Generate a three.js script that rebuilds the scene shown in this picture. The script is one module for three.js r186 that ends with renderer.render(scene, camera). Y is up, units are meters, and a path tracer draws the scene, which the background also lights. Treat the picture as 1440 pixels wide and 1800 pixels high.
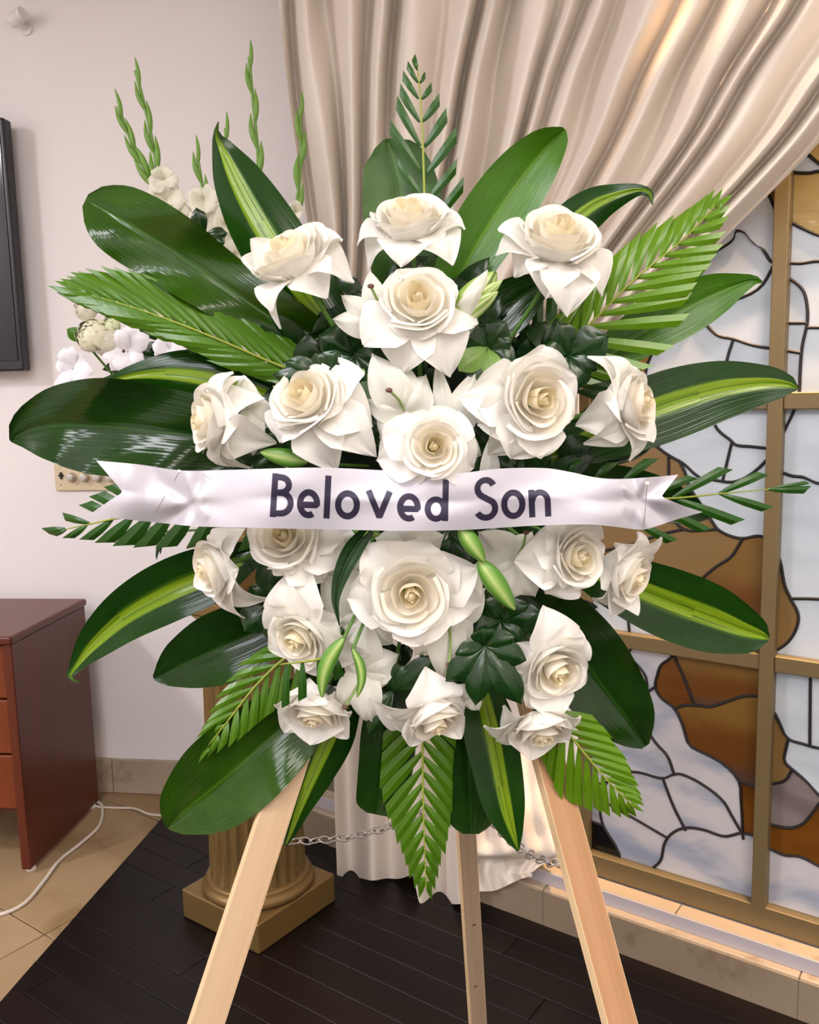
import * as THREE from 'three';
import { mergeGeometries } from 'three/addons/utils/BufferGeometryUtils.js';
import { RoundedBoxGeometry } from 'three/addons/geometries/RoundedBoxGeometry.js';
import { RectAreaLightUniformsLib } from 'three/addons/lights/RectAreaLightUniformsLib.js';

// ------------------------------------------------------------------ camera, lights, exposure
RectAreaLightUniformsLib.init();
const scene = new THREE.Scene();
const FOCAL = 1560, PITCH = THREE.MathUtils.degToRad(7.9), ROLL = THREE.MathUtils.degToRad(-1.3), EYE = 1.47;
const camera = new THREE.PerspectiveCamera(THREE.MathUtils.radToDeg(2 * Math.atan(900 / FOCAL)), 0.8, 0.05, 60);
camera.rotation.order = 'YXZ';
camera.rotation.set(-PITCH, 0, ROLL);
camera.position.set(0, EYE, 0);
scene.add(camera);
const renderer = new THREE.WebGLRenderer({ antialias: true });
renderer.toneMapping = THREE.LinearToneMapping;
renderer.toneMappingExposure = 0.66;
renderer.shadowMap.enabled = true;
scene.background = new THREE.Color(0.62, 0.72, 0.85);
const LAMPS = [
  { at: [-3.2, 3.02, -1.0], w: 0.3, d: 0.3, color: 0xfcf9ff, power: 330, label: 'unseen square ceiling panel lamp lighting the left wall and its screen' },  // out of view, placed to light the left wall and throw the screen's shadow
  { at: [-1.0, 3.02, 0.3], w: 1.2, d: 0.6, color: 0xfaf8ff, power: 24, label: 'unseen long cool ceiling panel lamp just behind the camera on the left' },  // out of view, lights the spray coolly from above
  { at: [1.1, 3.02, 0.3], w: 1.2, d: 0.6, color: 0xfff2e8, power: 20, label: 'unseen long warm ceiling panel lamp just behind the camera on the right' },  // out of view, lights the spray warmly from above
  { at: [-1.0, 3.02, 1.7], w: 1.6, d: 0.9, color: 0xf8f7ff, power: 14, label: 'added large cool ceiling fill panel at the far back on the left' },  // added fill, brightens the roses from the front
  { at: [1.1, 3.02, 1.7], w: 1.6, d: 0.9, color: 0xfff6f0, power: 13, label: 'added large ceiling fill panel at the far back on the right' },  // added fill like the panel to its left
];
const SPOTS = [
  { at: [0.70, 2.93, -1.64], aim: [0.80, 1.9, -1.92], color: 0xffe6cc, power: 3.5, angle: 0.36, label: 'unseen warm ceiling spot lamp lighting the swept curtain' },  // out of view, aimed to brighten the curtain folds
  { at: [0.84, 2.93, -1.90], aim: [0.70, 0.1, -2.02], color: 0xffd0a0, power: 60, angle: 0.42, label: 'unseen warm ceiling spot lamp lighting the ledge under the stained glass' },  // out of view, placed to warm the ledge treads from above
];

// ------------------------------------------------------------------ helpers
let seed = 12345;
const rnd = () => { seed = (seed * 1664525 + 1013904223) % 4294967296; return seed / 4294967296; };
const rr = (a, b) => a + (b - a) * rnd();
const V = (x, y, z) => new THREE.Vector3(x, y, z);
const lerp = (a, b, t) => a + (b - a) * t;
const clamp = (x, a = 0, b = 1) => Math.min(b, Math.max(a, x));
const smooth = (a, b, x) => { const t = clamp((x - a) / (b - a)); return t * t * (3 - 2 * t); };
// a ray of the photograph's camera, used to measure where things stand
const cP = Math.cos(PITCH), sP = Math.sin(PITCH), cR = Math.cos(ROLL), sR = Math.sin(ROLL);
function ray(px, py) {
  const a = (px - 720) / FOCAL, b = -(py - 900) / FOCAL;
  const u = a * cR - b * sR, v = a * sR + b * cR;
  return V(u, v * cP - sP, -(v * sP + cP));
}
function at(px, py, d) { const r = ray(px, py), t = d / -r.z; return V(r.x * t, EYE + r.y * t, -d); }
function onPlane(px, py, n, dd) { const r = ray(px, py), t = (dd - n.y * EYE) / n.dot(r); return V(r.x * t, EYE + r.y * t, r.z * t); }
function onFloor(px, py, h = 0) { const r = ray(px, py), t = (h - EYE) / r.y; return V(r.x * t, h, r.z * t); }
const used = {};
function numbered(n) { if (!(n in used)) { used[n] = 0; return n; } used[n]++; return n + '_' + String(used[n]).padStart(3, '0'); }
function thing(name, label, category, base = V(0, 0, 0), group) {
  const o = new THREE.Group(); o.name = numbered(name); scene.add(o);
  o.position.copy(base); o.userData = { label, category };
  if (group) o.userData.group = group;
  return o;
}
function struct(name) { const o = new THREE.Group(); o.name = numbered(name); scene.add(o); o.userData = { kind: 'structure' }; return o; }
// a mesh under its parent; geo is given in world coordinates
function part(name, geo, mat, parent, label) {
  let p = parent, off = V(0, 0, 0);
  while (p && p !== scene) { off.add(p.position); p = p.parent; }
  geo.translate(-off.x, -off.y, -off.z);
  const m = new THREE.Mesh(geo, mat); m.name = name; m.castShadow = true; m.receiveShadow = true;
  if (label) m.userData.label = label;
  parent.add(m); return m;
}
function surf(nu, nv, fn, closeU = false) {           // fn(u, v) -> Vector3, u across, v along
  const pos = [], uv = [], idx = [];
  for (let j = 0; j <= nv; j++) for (let i = 0; i <= nu; i++) {
    const p = fn(i / nu, j / nv); pos.push(p.x, p.y, p.z); uv.push(p.tu ?? i / nu, p.tv ?? j / nv);
  }
  for (let j = 0; j < nv; j++) for (let i = 0; i < nu; i++) {
    const a = j * (nu + 1) + i, b = a + 1, c = a + nu + 1, d = c + 1; idx.push(a, b, d, a, d, c);
  }
  const g = new THREE.BufferGeometry();
  g.setAttribute('position', new THREE.Float32BufferAttribute(pos, 3));
  g.setAttribute('uv', new THREE.Float32BufferAttribute(uv, 2));
  g.setIndex(idx); g.computeVertexNormals(); return g;
}
function box(w, h, d, x, y, z, ry = 0, bevel = 0.004) {
  const g = new RoundedBoxGeometry(w, h, d, 2, Math.min(bevel, w / 3, h / 3, d / 3));
  g.rotateY(ry); g.translate(x, y, z); return g;
}
function tube(pts, r, seg = 24, rad = 8, closed = false) {
  return new THREE.TubeGeometry(new THREE.CatmullRomCurve3(pts, closed), seg, r, rad, closed);
}
// open tube with varying radius, closed at its ends by shrinking
function sweep(pts, radius, seg = 16, rad = 10, lobes = 0) {
  const c = new THREE.CatmullRomCurve3(pts), fr = c.computeFrenetFrames(seg);
  return surf(rad, seg, (u, v) => {
    const k = Math.round(v * seg), p = c.getPoint(v), a = u * Math.PI * 2;
    let r = radius(v); if (lobes) r *= 1 + 0.10 * Math.cos(lobes * a);
    return p.addScaledVector(fr.normals[k], Math.cos(a) * r).addScaledVector(fr.binormals[k], Math.sin(a) * r);
  });
}
function spline(list) {                                 // list of [t, a, b, ...] -> function t -> [a, b, ...], Catmull-Rom
  return (t) => {
    const n = list.length; let i = 0; while (i < n - 2 && t > list[i + 1][0]) i++;
    const p1 = list[i], p2 = list[i + 1], p0 = list[Math.max(0, i - 1)], p3 = list[Math.min(n - 1, i + 2)];
    const h = p2[0] - p1[0], s = clamp((t - p1[0]) / h, -0.2, 1.2), out = [];
    for (let k = 1; k < p1.length; k++) {
      const m1 = i > 0 ? (p2[k] - p0[k]) / (p2[0] - p0[0]) * h : p2[k] - p1[k];
      const m2 = i < n - 2 ? (p3[k] - p1[k]) / (p3[0] - p1[0]) * h : p2[k] - p1[k];
      const s2 = s * s, s3 = s2 * s;
      out.push((2 * s3 - 3 * s2 + 1) * p1[k] + (s3 - 2 * s2 + s) * m1 + (-2 * s3 + 3 * s2) * p2[k] + (s3 - s2) * m2);
    }
    return out;
  };
}
// value noise, tileable over 256
const perm = Array.from({ length: 65536 }, () => rnd());
function vnoise(x, y, wrap = 256) {
  const xi = Math.floor(x), yi = Math.floor(y), fx = x - xi, fy = y - yi;
  const g = (a, b) => perm[(((a % wrap) + wrap) % wrap) + 256 * (((b % wrap) + wrap) % wrap)];
  const sx = fx * fx * (3 - 2 * fx), sy = fy * fy * (3 - 2 * fy);
  return lerp(lerp(g(xi, yi), g(xi + 1, yi), sx), lerp(g(xi, yi + 1), g(xi + 1, yi + 1), sx), sy);
}
function fbm(x, y, oct = 4, wrap = 8) { let s = 0, a = 0.5, f = 1; for (let i = 0; i < oct; i++) { s += a * vnoise(x * f, y * f, wrap * f); a *= 0.5; f *= 2; } return s; }
function tex(w, h, fn, srgb = true, rep = [1, 1]) {      // fn(x 0..1, y 0..1) -> [r, g, b] 0..1
  const d = new Uint8Array(w * h * 4);
  for (let j = 0; j < h; j++) for (let i = 0; i < w; i++) {
    const c = fn(i / w, j / h), k = (j * w + i) * 4;
    for (let m = 0; m < 3; m++) d[k + m] = clamp(c[m] ?? c[0]) * 255; d[k + 3] = 255;
  }
  const t = new THREE.DataTexture(d, w, h); t.magFilter = THREE.LinearFilter; t.minFilter = THREE.LinearMipmapLinearFilter; t.generateMipmaps = true;
  t.wrapS = t.wrapT = THREE.RepeatWrapping; t.repeat.set(...rep);
  if (srgb) t.colorSpace = THREE.SRGBColorSpace; t.needsUpdate = true; return t;
}
const mix3 = (a, b, t) => [lerp(a[0], b[0], t), lerp(a[1], b[1], t), lerp(a[2], b[2], t)];
const hex = (h) => [(h >> 16 & 255) / 255, (h >> 8 & 255) / 255, (h & 255) / 255];
const std = (o) => new THREE.MeshStandardMaterial({ side: THREE.DoubleSide, ...o });
const phy = (o) => new THREE.MeshPhysicalMaterial({ side: THREE.DoubleSide, ...o });

// ------------------------------------------------------------------ materials
const marbleTex = tex(512, 512, (x, y) => {
  const w = fbm(x * 4 + 3, y * 4, 5, 4), n = fbm(x * 8, y * 8, 5, 8), v = Math.abs(fbm(x * 4 + w * 1.5, y * 4 + w, 4, 4) - 0.47) * 9;
  let c = mix3(hex(0xd8c4a6), hex(0xc4b090), n); c = mix3(hex(0xab9470), c, clamp(0.3 + v * 0.5)); return c;
});
const whiteMarble = tex(512, 512, (x, y) => {
  const w = fbm(x * 4, y * 4, 5, 4), d = smooth(0.6, 0.78, fbm(x * 16, y * 16, 4, 16));
  let c = mix3(hex(0xd9cfbf), hex(0xc2b6a4), w * 1.3 - 0.1); return mix3(c, hex(0x8a7458), d * 0.3);
});
const woodTex = (a, b, sx, sy) => tex(256, 512, (x, y) => { const n = fbm(x * sx, y * sy, 5, Math.max(sx, sy)); const g = fbm(x * sx * 6, y * sy, 3, 64); return mix3(hex(a), hex(b), clamp(n * 0.7 + g * 0.6 - 0.15)); });
const M = {
  wall: std({ color: 0xf1ecea, roughness: 0.85 }),
  ceiling: std({ color: 0xf0ebe8, roughness: 0.9 }),
  marble: [0, 1, 2].map((k) => std({ map: marbleTex, roughness: 0.38, color: [0xdccfbe, 0xd2c4b0, 0xd7cab8][k] })),
  shaded_riser: std({ color: 0xb9b4ba, roughness: 0.5 }),  // greyer than the ledge: shade of the upright step put into the colour
  ledgeFrontShaded: std({ map: whiteMarble, roughness: 0.45, color: 0xb4aa9c }),  // ledge marble toned down for grime and the shade on its upright front
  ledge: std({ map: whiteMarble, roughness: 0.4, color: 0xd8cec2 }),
  grout: std({ color: 0x6b5a45, roughness: 0.9 }),
  dark: [0x19110e, 0x150e0c, 0x1d1310, 0x170f0d].map((c) => phy({ color: c, roughness: 0.42, specularIntensity: 0.5, map: woodTex(0xffffff, 0xa09a98, 4, 2) })),
  bronze: std({ color: 0x80704e, metalness: 0.4, roughness: 0.45 }),
  lead: std({ color: 0x2b2829, metalness: 0.4, roughness: 0.5 }),
  gold: std({ color: 0x82683c, metalness: 0.45, roughness: 0.42 }),
  desk: std({ map: woodTex(0x642813, 0x4c1c0a, 6, 2), roughness: 0.35 }),
  deskFrontLit: std({ map: woodTex(0x7d3a14, 0x632a0e, 6, 2), roughness: 0.35 }),  // desk wood with the orange light on the drawers put into its colour
  black: std({ color: 0x14151a, roughness: 0.35 }),
  screen: std({ color: 0x090a0d, roughness: 0.12 }),
  white: std({ color: 0xece8e4, roughness: 0.5 }),
  plate: std({ color: 0xd9c9a6, roughness: 0.45, metalness: 0.1 }),
  steel: std({ color: 0xc9c6c2, metalness: 0.95, roughness: 0.28 }),
  cable: std({ color: 0xe2d8c8, roughness: 0.5 }),
  lumber: std({ map: woodTex(0xc9ad8a, 0xbea07b, 3, 2), roughness: 0.6 }),
  lumberEdge: std({ map: woodTex(0xefd3a6, 0xdcb98a, 5, 2), roughness: 0.6 }),
  lumberTan: std({ map: woodTex(0xbd9268, 0xa97c54, 3, 2), roughness: 0.6 }),
  lumberGrey: std({ map: woodTex(0xb9a286, 0xa0876b, 5, 2), roughness: 0.65 }),
  knot: std({ color: 0x6b4326, roughness: 0.7 }),
  foam: std({ color: 0x10210f, roughness: 0.95 }),
  cloth: std({ color: 0xe9dfd2, roughness: 0.75, bumpMap: tex(256, 256, (x, y) => [0.5 + 0.25 * Math.sin(x * 804) + 0.25 * Math.sin(y * 804)], false, [6, 12]), bumpScale: 0.0002 }),
  petal: phy({ color: 0xfdfaf2, roughness: 0.7, transmission: 0.3, thickness: 0 }),
  petalCream: phy({ color: 0xfdf7e8, roughness: 0.7, transmission: 0.3, thickness: 0 }),
  petalHeart: phy({ color: 0xfbf0d0, roughness: 0.7, transmission: 0.3, thickness: 0 }),
  lily: phy({ color: 0xf7f6ea, roughness: 0.65, transmission: 0.3, thickness: 0 }),
  stem: std({ color: 0x4f7a2a, roughness: 0.5 }),
  pistil: std({ color: 0x8aa65a, roughness: 0.5 }),
  stigma: std({ color: 0x6b4a3a, roughness: 0.7 }),
  bud: std({ roughness: 0.4, map: tex(128, 32, (x) => { const k = Math.abs(((x * 3) % 1) - 0.5) * 2; return mix3(hex(0xb5c77a), hex(0x4f8424), clamp(k * 1.4)); }) }),
  budPale: std({ roughness: 0.45, map: tex(128, 32, (x) => { const k = Math.abs(((x * 3) % 1) - 0.5) * 2; return mix3(hex(0xdfe3b8), hex(0x8fae4e), clamp(k * 1.3)); }) }),
  rachis: std({ color: 0x8e9a35, roughness: 0.5 }),
};
const veinBump = tex(256, 256, (x, y) => { let s = 0; for (const f of [9, 16, 27]) s += Math.sin(x * f * 6.283 + 2.2 * Math.sin(y * 6.283)) / 3; return [0.5 + 0.3 * s * (0.6 + 0.4 * vnoise(x * 8, y * 16, 16)) + 0.2 * (fbm(x * 4, y * 8, 3, 8) - 0.5)]; }, false);
function leafTex(a, b, rib, veins = 22) {
  return tex(256, 256, (x, y) => {
    const s = Math.abs(x - 0.5) * 2, n = fbm(x * 4, y * 8, 4, 8), vv = 0.5 + 0.5 * Math.sin((x - 0.5) * veins * 6.283);
    let c = mix3(hex(a), hex(b), clamp(n * 0.9 + 0.12 * vv)); return mix3(hex(rib), c, smooth(0.0, 0.05, s) * 0.6 + 0.4);
  });
}
const stripeTex = (a, b, y1, y2) => tex(256, 256, (x, y) => {
  const s = (x - 0.5) * 2, n = fbm(x * 32, y * 2, 4, 32), q = fbm(x * 6, y * 2, 3, 8);
  const base = mix3(hex(a), hex(b), clamp(q * 1.1));
  const band = 1 - smooth(0.24, 0.36, Math.abs(s + 0.05) + (n - 0.5) * 0.1);
  const line = smooth(0.60, 0.72, vnoise(x * 64, y * 1.5, 64)) * 0.55;
  return mix3(base, mix3(hex(y1), hex(y2), n), band * (1 - line));
});
const LEAF = {
  plain: phy({ map: leafTex(0x315508, 0x1e3c05, 0x47701a), roughness: 0.16, specularIntensity: 0.8, bumpMap: veinBump, bumpScale: 0.0004 }),
  matte: phy({ map: leafTex(0x366010, 0x28480c, 0x4f7c1a), roughness: 0.5 }),
  bright: phy({ map: leafTex(0x4a800c, 0x386808, 0x78a038), roughness: 0.32, bumpMap: veinBump, bumpScale: 0.0004 }),
  deep: phy({ map: leafTex(0x1c3e0a, 0x112c06, 0x2c5614), roughness: 0.14, specularIntensity: 0.8, bumpMap: veinBump, bumpScale: 0.00045 }),
  stripe: phy({ map: stripeTex(0x1a400a, 0x0f3005, 0x8aa022, 0x628614), roughness: 0.17, specularIntensity: 0.8, bumpMap: veinBump, bumpScale: 0.0003 }),
  sprig: phy({ map: leafTex(0x173c10, 0x0e2b0a, 0x2c5a22), roughness: 0.24 }),
  sprigPale: phy({ map: leafTex(0x7b9c4c, 0x67893c, 0x93b064), roughness: 0.45 }),
  eucalyptus: phy({ map: leafTex(0x66805f, 0x556f4e, 0x809a74), roughness: 0.55 }),
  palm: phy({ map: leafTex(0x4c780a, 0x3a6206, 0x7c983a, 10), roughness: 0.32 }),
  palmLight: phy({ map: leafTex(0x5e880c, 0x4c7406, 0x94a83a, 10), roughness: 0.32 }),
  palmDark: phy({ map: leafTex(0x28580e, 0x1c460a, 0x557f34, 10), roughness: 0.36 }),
};

// ------------------------------------------------------------------ room axes, measured on the photograph
const TH = THREE.MathUtils.degToRad(7.8), A1 = THREE.MathUtils.degToRad(54);
const nL = V(-Math.sin(TH), 0, Math.cos(TH)), dL = -2.977;          // left (back) wall: normal faces the room
const tL = V(Math.cos(TH), 0, Math.sin(TH));                         // along that wall, rightwards
const e1 = V(-Math.sin(A1), 0, -Math.cos(A1)), n2 = V(-e1.z, 0, e1.x); // window wall: e1 runs away to the left, n2 points out through it
const LEDGE0 = 2.026, LEDGE1 = 2.052, GLASS = 2.13, H1 = 0.1107, H2 = 0.1503;
const WIN_L = 0.985, WIN_R = 0.03, MUL = 0.508, WIN_T = 2.66;
const CORNER = V(-0.632, 0, -3.0915), sCorner = CORNER.dot(e1);
const inWin = (s, h, d) => V(0, 0, 0).addScaledVector(e1, s).addScaledVector(n2, d).setY(h);
const CEIL = 3.05;
// a box in the window wall's frame, s along e1, d through the wall
function winBox(s0, s1, h0, h1, d0, d1, bevel = 0.003) {
  const c = inWin((s0 + s1) / 2, (h0 + h1) / 2, (d0 + d1) / 2);
  return box(Math.abs(s1 - s0), Math.abs(h1 - h0), Math.abs(d1 - d0), c.x, c.y, c.z, Math.atan2(-e1.z, e1.x), bevel);
}
// world-metre uv for flat slabs
function metreUV(g, k = 1) {
  const p = g.attributes.position, n = g.attributes.normal, uv = new Float32Array(p.count * 2);
  for (let i = 0; i < p.count; i++) {
    const ax = Math.abs(n.getX(i)), ay = Math.abs(n.getY(i));
    const a = ay > 0.6 ? p.getX(i) : p.getX(i) * 0.8 + p.getZ(i) * 0.8, b = ay > 0.6 ? p.getZ(i) : p.getY(i);
    uv[2 * i] = a * k; uv[2 * i + 1] = b * k;
  }
  g.setAttribute('uv', new THREE.BufferAttribute(uv, 2)); return g;
}

// ------------------------------------------------------------------ lamps (all out of view; the two far back panels are added fill)
function rectLamp(L) {
  const t = thing('unseen_ceiling_lamp', L.label, 'lamp', V(...L.at));
  const [x, y, z] = L.at;
  const fr = mergeGeometries([box(L.w + 0.06, 0.05, 0.03, x, y, z - L.d / 2 - 0.015), box(L.w + 0.06, 0.05, 0.03, x, y, z + L.d / 2 + 0.015), box(0.03, 0.05, L.d, x - L.w / 2 - 0.015, y, z), box(0.03, 0.05, L.d, x + L.w / 2 + 0.015, y, z)]);
  part('frame', fr, M.white, t);
  part('diffuser', box(L.w, 0.012, L.d, x, y, z), std({ color: 0xffffff, emissive: L.color, emissiveIntensity: 2.2 }), t);
  const l = new THREE.RectAreaLight(L.color, L.power, L.w, L.d); l.name = 'panel_light';
  l.position.set(0, -0.03, 0); l.rotation.x = -Math.PI / 2; t.add(l);
}
LAMPS.forEach(rectLamp);
for (const SPOT of SPOTS) {
  const t = thing('unseen_spot_lamp', SPOT.label, 'lamp', V(...SPOT.at));
  const dir = V(...SPOT.aim).sub(V(...SPOT.at)).normalize();
  const g = new THREE.CylinderGeometry(0.045, 0.042, 0.09, 24, 1, true); g.translate(0, 0.045, 0);
  g.applyQuaternion(new THREE.Quaternion().setFromUnitVectors(V(0, -1, 0), dir)); g.translate(...SPOT.at); part('housing', g, M.white, t);
  const b = new THREE.CircleGeometry(0.04, 24); b.applyQuaternion(new THREE.Quaternion().setFromUnitVectors(V(0, 0, 1), dir)); b.translate(...V(...SPOT.at).addScaledVector(dir, -0.012).toArray());
  part('bulb', b, std({ color: 0xffffff, emissive: SPOT.color, emissiveIntensity: 6 }), t);
  part('stem', tube([V(SPOT.at[0], SPOT.at[1] + 0.05, SPOT.at[2]), V(SPOT.at[0], CEIL - 0.01, SPOT.at[2])], 0.01, 4), M.white, t);
  const l = new THREE.SpotLight(SPOT.color, SPOT.power, 0, SPOT.angle, 0.6, 2); l.name = 'spot_light'; l.castShadow = true; l.shadow.radius = 2.0;
  l.position.copy(dir.clone().multiplyScalar(0.02)); l.target.position.copy(dir.clone().multiplyScalar(2)); t.add(l); t.add(l.target);
}

// ------------------------------------------------------------------ room shell
const W0 = V(-3.6, 0, 0), ROOM = { xl: -3.6, zb: 2.6, xr: 3.1 };
function wallBetween(name, a, b, out, h0 = -0.1, h1 = CEIL + 0.1, th = 0.2) {      // a slab whose inner face runs from a to b
  const o = struct(name), mid = a.clone().add(b).multiplyScalar(0.5).addScaledVector(out, th / 2), len = a.distanceTo(b) + 0.3;
  const d = b.clone().sub(a); part('plaster', box(len, h1 - h0, th, mid.x, (h0 + h1) / 2, mid.z, Math.atan2(-d.z, d.x)), M.wall, o); return o;
}
const leftEnd = CORNER.clone().addScaledVector(tL, -(CORNER.x + 3.6) / tL.x);
wallBetween('wall_left', leftEnd, CORNER.clone().addScaledVector(tL, 1.0), nL.clone().negate());
wallBetween('wall_side', V(-3.6, 0, leftEnd.z), V(-3.6, 0, ROOM.zb), V(-1, 0, 0));
wallBetween('wall_behind', V(-3.6, 0, ROOM.zb), V(ROOM.xr, 0, ROOM.zb), V(0, 0, 1));
const rightEnd = CORNER.clone().addScaledVector(e1, -(ROOM.xr - CORNER.x) / -e1.x);
wallBetween('wall_far', V(ROOM.xr, 0, rightEnd.z - 0.1), V(ROOM.xr, 0, ROOM.zb), V(1, 0, 0));
{
  const o = struct('wall_right'), D = GLASS - 0.03, D2 = D + 0.22;
  const sEnd = rightEnd.dot(e1) - 0.2;
  part('plaster', winBox(WIN_L, 1.25, -0.1, CEIL + 0.1, D, D2), M.wall, o);
  part('plaster', winBox(sEnd, WIN_R, -0.1, CEIL + 0.1, D, D2), M.wall, o);
  part('plaster', winBox(WIN_R, WIN_L, WIN_T, CEIL + 0.1, D, D2), M.wall, o);
  part('plaster', winBox(WIN_R, WIN_L, -0.1, H2 - 0.01, D, D2), M.wall, o);
}
{ const o = struct('ceiling'); part('ceiling_slab', box(7.4, 0.15, 7, -0.25, CEIL + 0.08, -0.75), M.ceiling, o); }

// floor: stone tiles on the left, dark boards under the easel
function clipPoly(poly, n, d) {                       // keep the side where n.p <= d  (points [x, z])
  const out = [];
  for (let i = 0; i < poly.length; i++) {
    const a = poly[i], b = poly[(i + 1) % poly.length], fa = n[0] * a[0] + n[1] * a[1] - d, fb = n[0] * b[0] + n[1] * b[1] - d;
    if (fa <= 0) out.push(a);
    if ((fa < 0 && fb > 0) || (fa > 0 && fb < 0)) { const t = fa / (fa - fb); out.push([lerp(a[0], b[0], t), lerp(a[1], b[1], t)]); }
  }
  return out;
}
function slab(poly, y0, y1, bevel) {
  const s = new THREE.Shape(poly.map(([x, z]) => new THREE.Vector2(x, -z)));
  const g = new THREE.ExtrudeGeometry(s, { depth: y1 - y0 - bevel, bevelEnabled: true, bevelThickness: bevel, bevelSize: bevel, bevelOffset: -bevel, bevelSegments: 1 });
  g.rotateX(-Math.PI / 2); g.translate(0, y0, 0); return g;
}
const polyArea = (p) => Math.abs(p.reduce((s, a, i) => { const b = p[(i + 1) % p.length]; return s + a[0] * b[1] - a[1] * b[0]; }, 0)) / 2;
const edgeA = onFloor(285, 1440), edgeB = onFloor(0, 1765), eDir = edgeA.clone().sub(edgeB).normalize(), eN = [-eDir.z, eDir.x];   // normal of the edge, to the right
if (eN[0] < 0) { eN[0] *= -1; eN[1] *= -1; }
const eD = eN[0] * edgeA.x + eN[1] * edgeA.z;
{
  const o = struct('floor');
  part('subfloor', box(7.4, 0.1, 7, -0.25, -0.065, -0.75), M.grout, o);
  const T = onFloor(79, 1642), size = 0.6, gap = 0.0022;
  let k = 0;
  for (let i = -5; i <= 6; i++) for (let j = -6; j <= 5; j++) {
    let p = [[0, 0], [1, 0], [1, 1], [0, 1]].map(([a, b]) => {
      const q = T.clone().addScaledVector(e1, (i + a) * size + (a ? -gap : gap)).addScaledVector(n2, (j + b) * size + (b ? -gap : gap)); return [q.x, q.z];
    });
    p = clipPoly(p, eN, eD + 0.03); p = clipPoly(p, [-nL.x, -nL.z], -dL); p = clipPoly(p, [-1, 0], 3.6); p = clipPoly(p, [0, 1], 2.6);
    if (p.length < 3 || polyArea(p) < 0.003) continue;
    part('tile', metreUV(slab(p, -0.02, rr(-0.0005, 0), 0.0015), 0.8), M.marble[k++ % 3], o);
  }
  // boards run along the window wall
  const bw = 0.088;
  for (let r = 0; r < 17; r++) {
    const d1 = LEDGE0 - 0.002 - r * bw, d0 = d1 - bw + 0.0016;
    let s = -1.6 - rr(0, 0.9);
    while (s < 3.2) {
      const L = rr(1.0, 1.7), s1 = s + L - 0.0016;
      let p = [[s, d0], [s1, d0], [s1, d1], [s, d1]].map(([a, b]) => { const q = inWin(a, 0, b); return [q.x, q.z]; });
      p = clipPoly(p, [-eN[0], -eN[1]], -eD); p = clipPoly(p, [-nL.x, -nL.z], -dL - 0.012); p = clipPoly(p, [1, 0], 3.05);
      if (p.length >= 3 && polyArea(p) > 0.002) {
        const g = slab(p, 0.0005, 0.0065 + rr(-0.0004, 0.0004), 0.0012), pos = g.attributes.position, uv = g.attributes.uv, off = rnd();
        for (let q = 0; q < pos.count; q++) { const w = V(pos.getX(q), 0, pos.getZ(q)); uv.setXY(q, w.dot(n2) * 3 + off, w.dot(e1) * 0.6 + off); }
        part('floorboard', g, M.dark[Math.floor(rnd() * 4)], o);
      }
      s += L;
    }
  }
  const dEnd = LEDGE0 - 17 * bw;
  let p = [[-1.5, -3.4], [3.05, -3.4], [3.05, 2.6], [-1.5, 2.6]]; p = clipPoly(p, [-eN[0], -eN[1]], -eD); p = clipPoly(p, [n2.x, n2.z], dEnd);
  part('dark_boards', slab(p, 0.0005, 0.006, 0.001), M.dark[0], o);
}
{ const o = struct('trim_2'); part('shaded_riser', winBox(-1.69, sCorner - 0.04, H1 + 0.0005, H2 - 0.003, LEDGE1 - 0.003, LEDGE1 + 0.001, 0.001), M.shaded_riser, o); }  // thin plate over the step that carries its painted shade
{
  const o = struct('baseboard_left');
  const h = onPlane(200, 1335, nL, dL + 0.015).y;
  let a = -3.2; while (a < -0.15) {
    const L = 0.9, c = CORNER.clone().addScaledVector(tL, a + L / 2).addScaledVector(nL, 0.008);
    part('stone', metreUV(box(L - 0.002, h, 0.016, c.x, h / 2, c.z, -TH, 0.003), 1.2), M.ledge, o); a += L;
  }
}
{
  const o = struct('trim_1');                          // two-step marble ledge under the window
  let s = -1.7; const ends = [-1.7, -0.9, -0.25, 0.395, 1.05, 1.75, sCorner - 0.03];
  for (let i = 0; i < ends.length - 1; i++) {
    part('stone', metreUV(winBox(ends[i] + 0.0004, ends[i + 1] - 0.0004, 0.001, H1, LEDGE0, GLASS - 0.03, 0.005), 1.1), M.ledge, o);
    part('facing', metreUV(winBox(ends[i] + 0.0004, ends[i + 1] - 0.0004, 0.002, H1 - 0.006, LEDGE0 - 0.0035, LEDGE0 + 0.001, 0.001), 1.1), M.ledgeFrontShaded, o);  // thin front plate, its colour holds grime and painted shade
    part('stone', metreUV(winBox(ends[i] + 0.3, ends[i + 1] + 0.298 > sCorner - 0.03 ? sCorner - 0.03 : ends[i + 1] + 0.298, H1 + 0.0005, H2, LEDGE1, GLASS - 0.03, 0.003), 1.1), M.ledge, o);
  }
}

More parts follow.
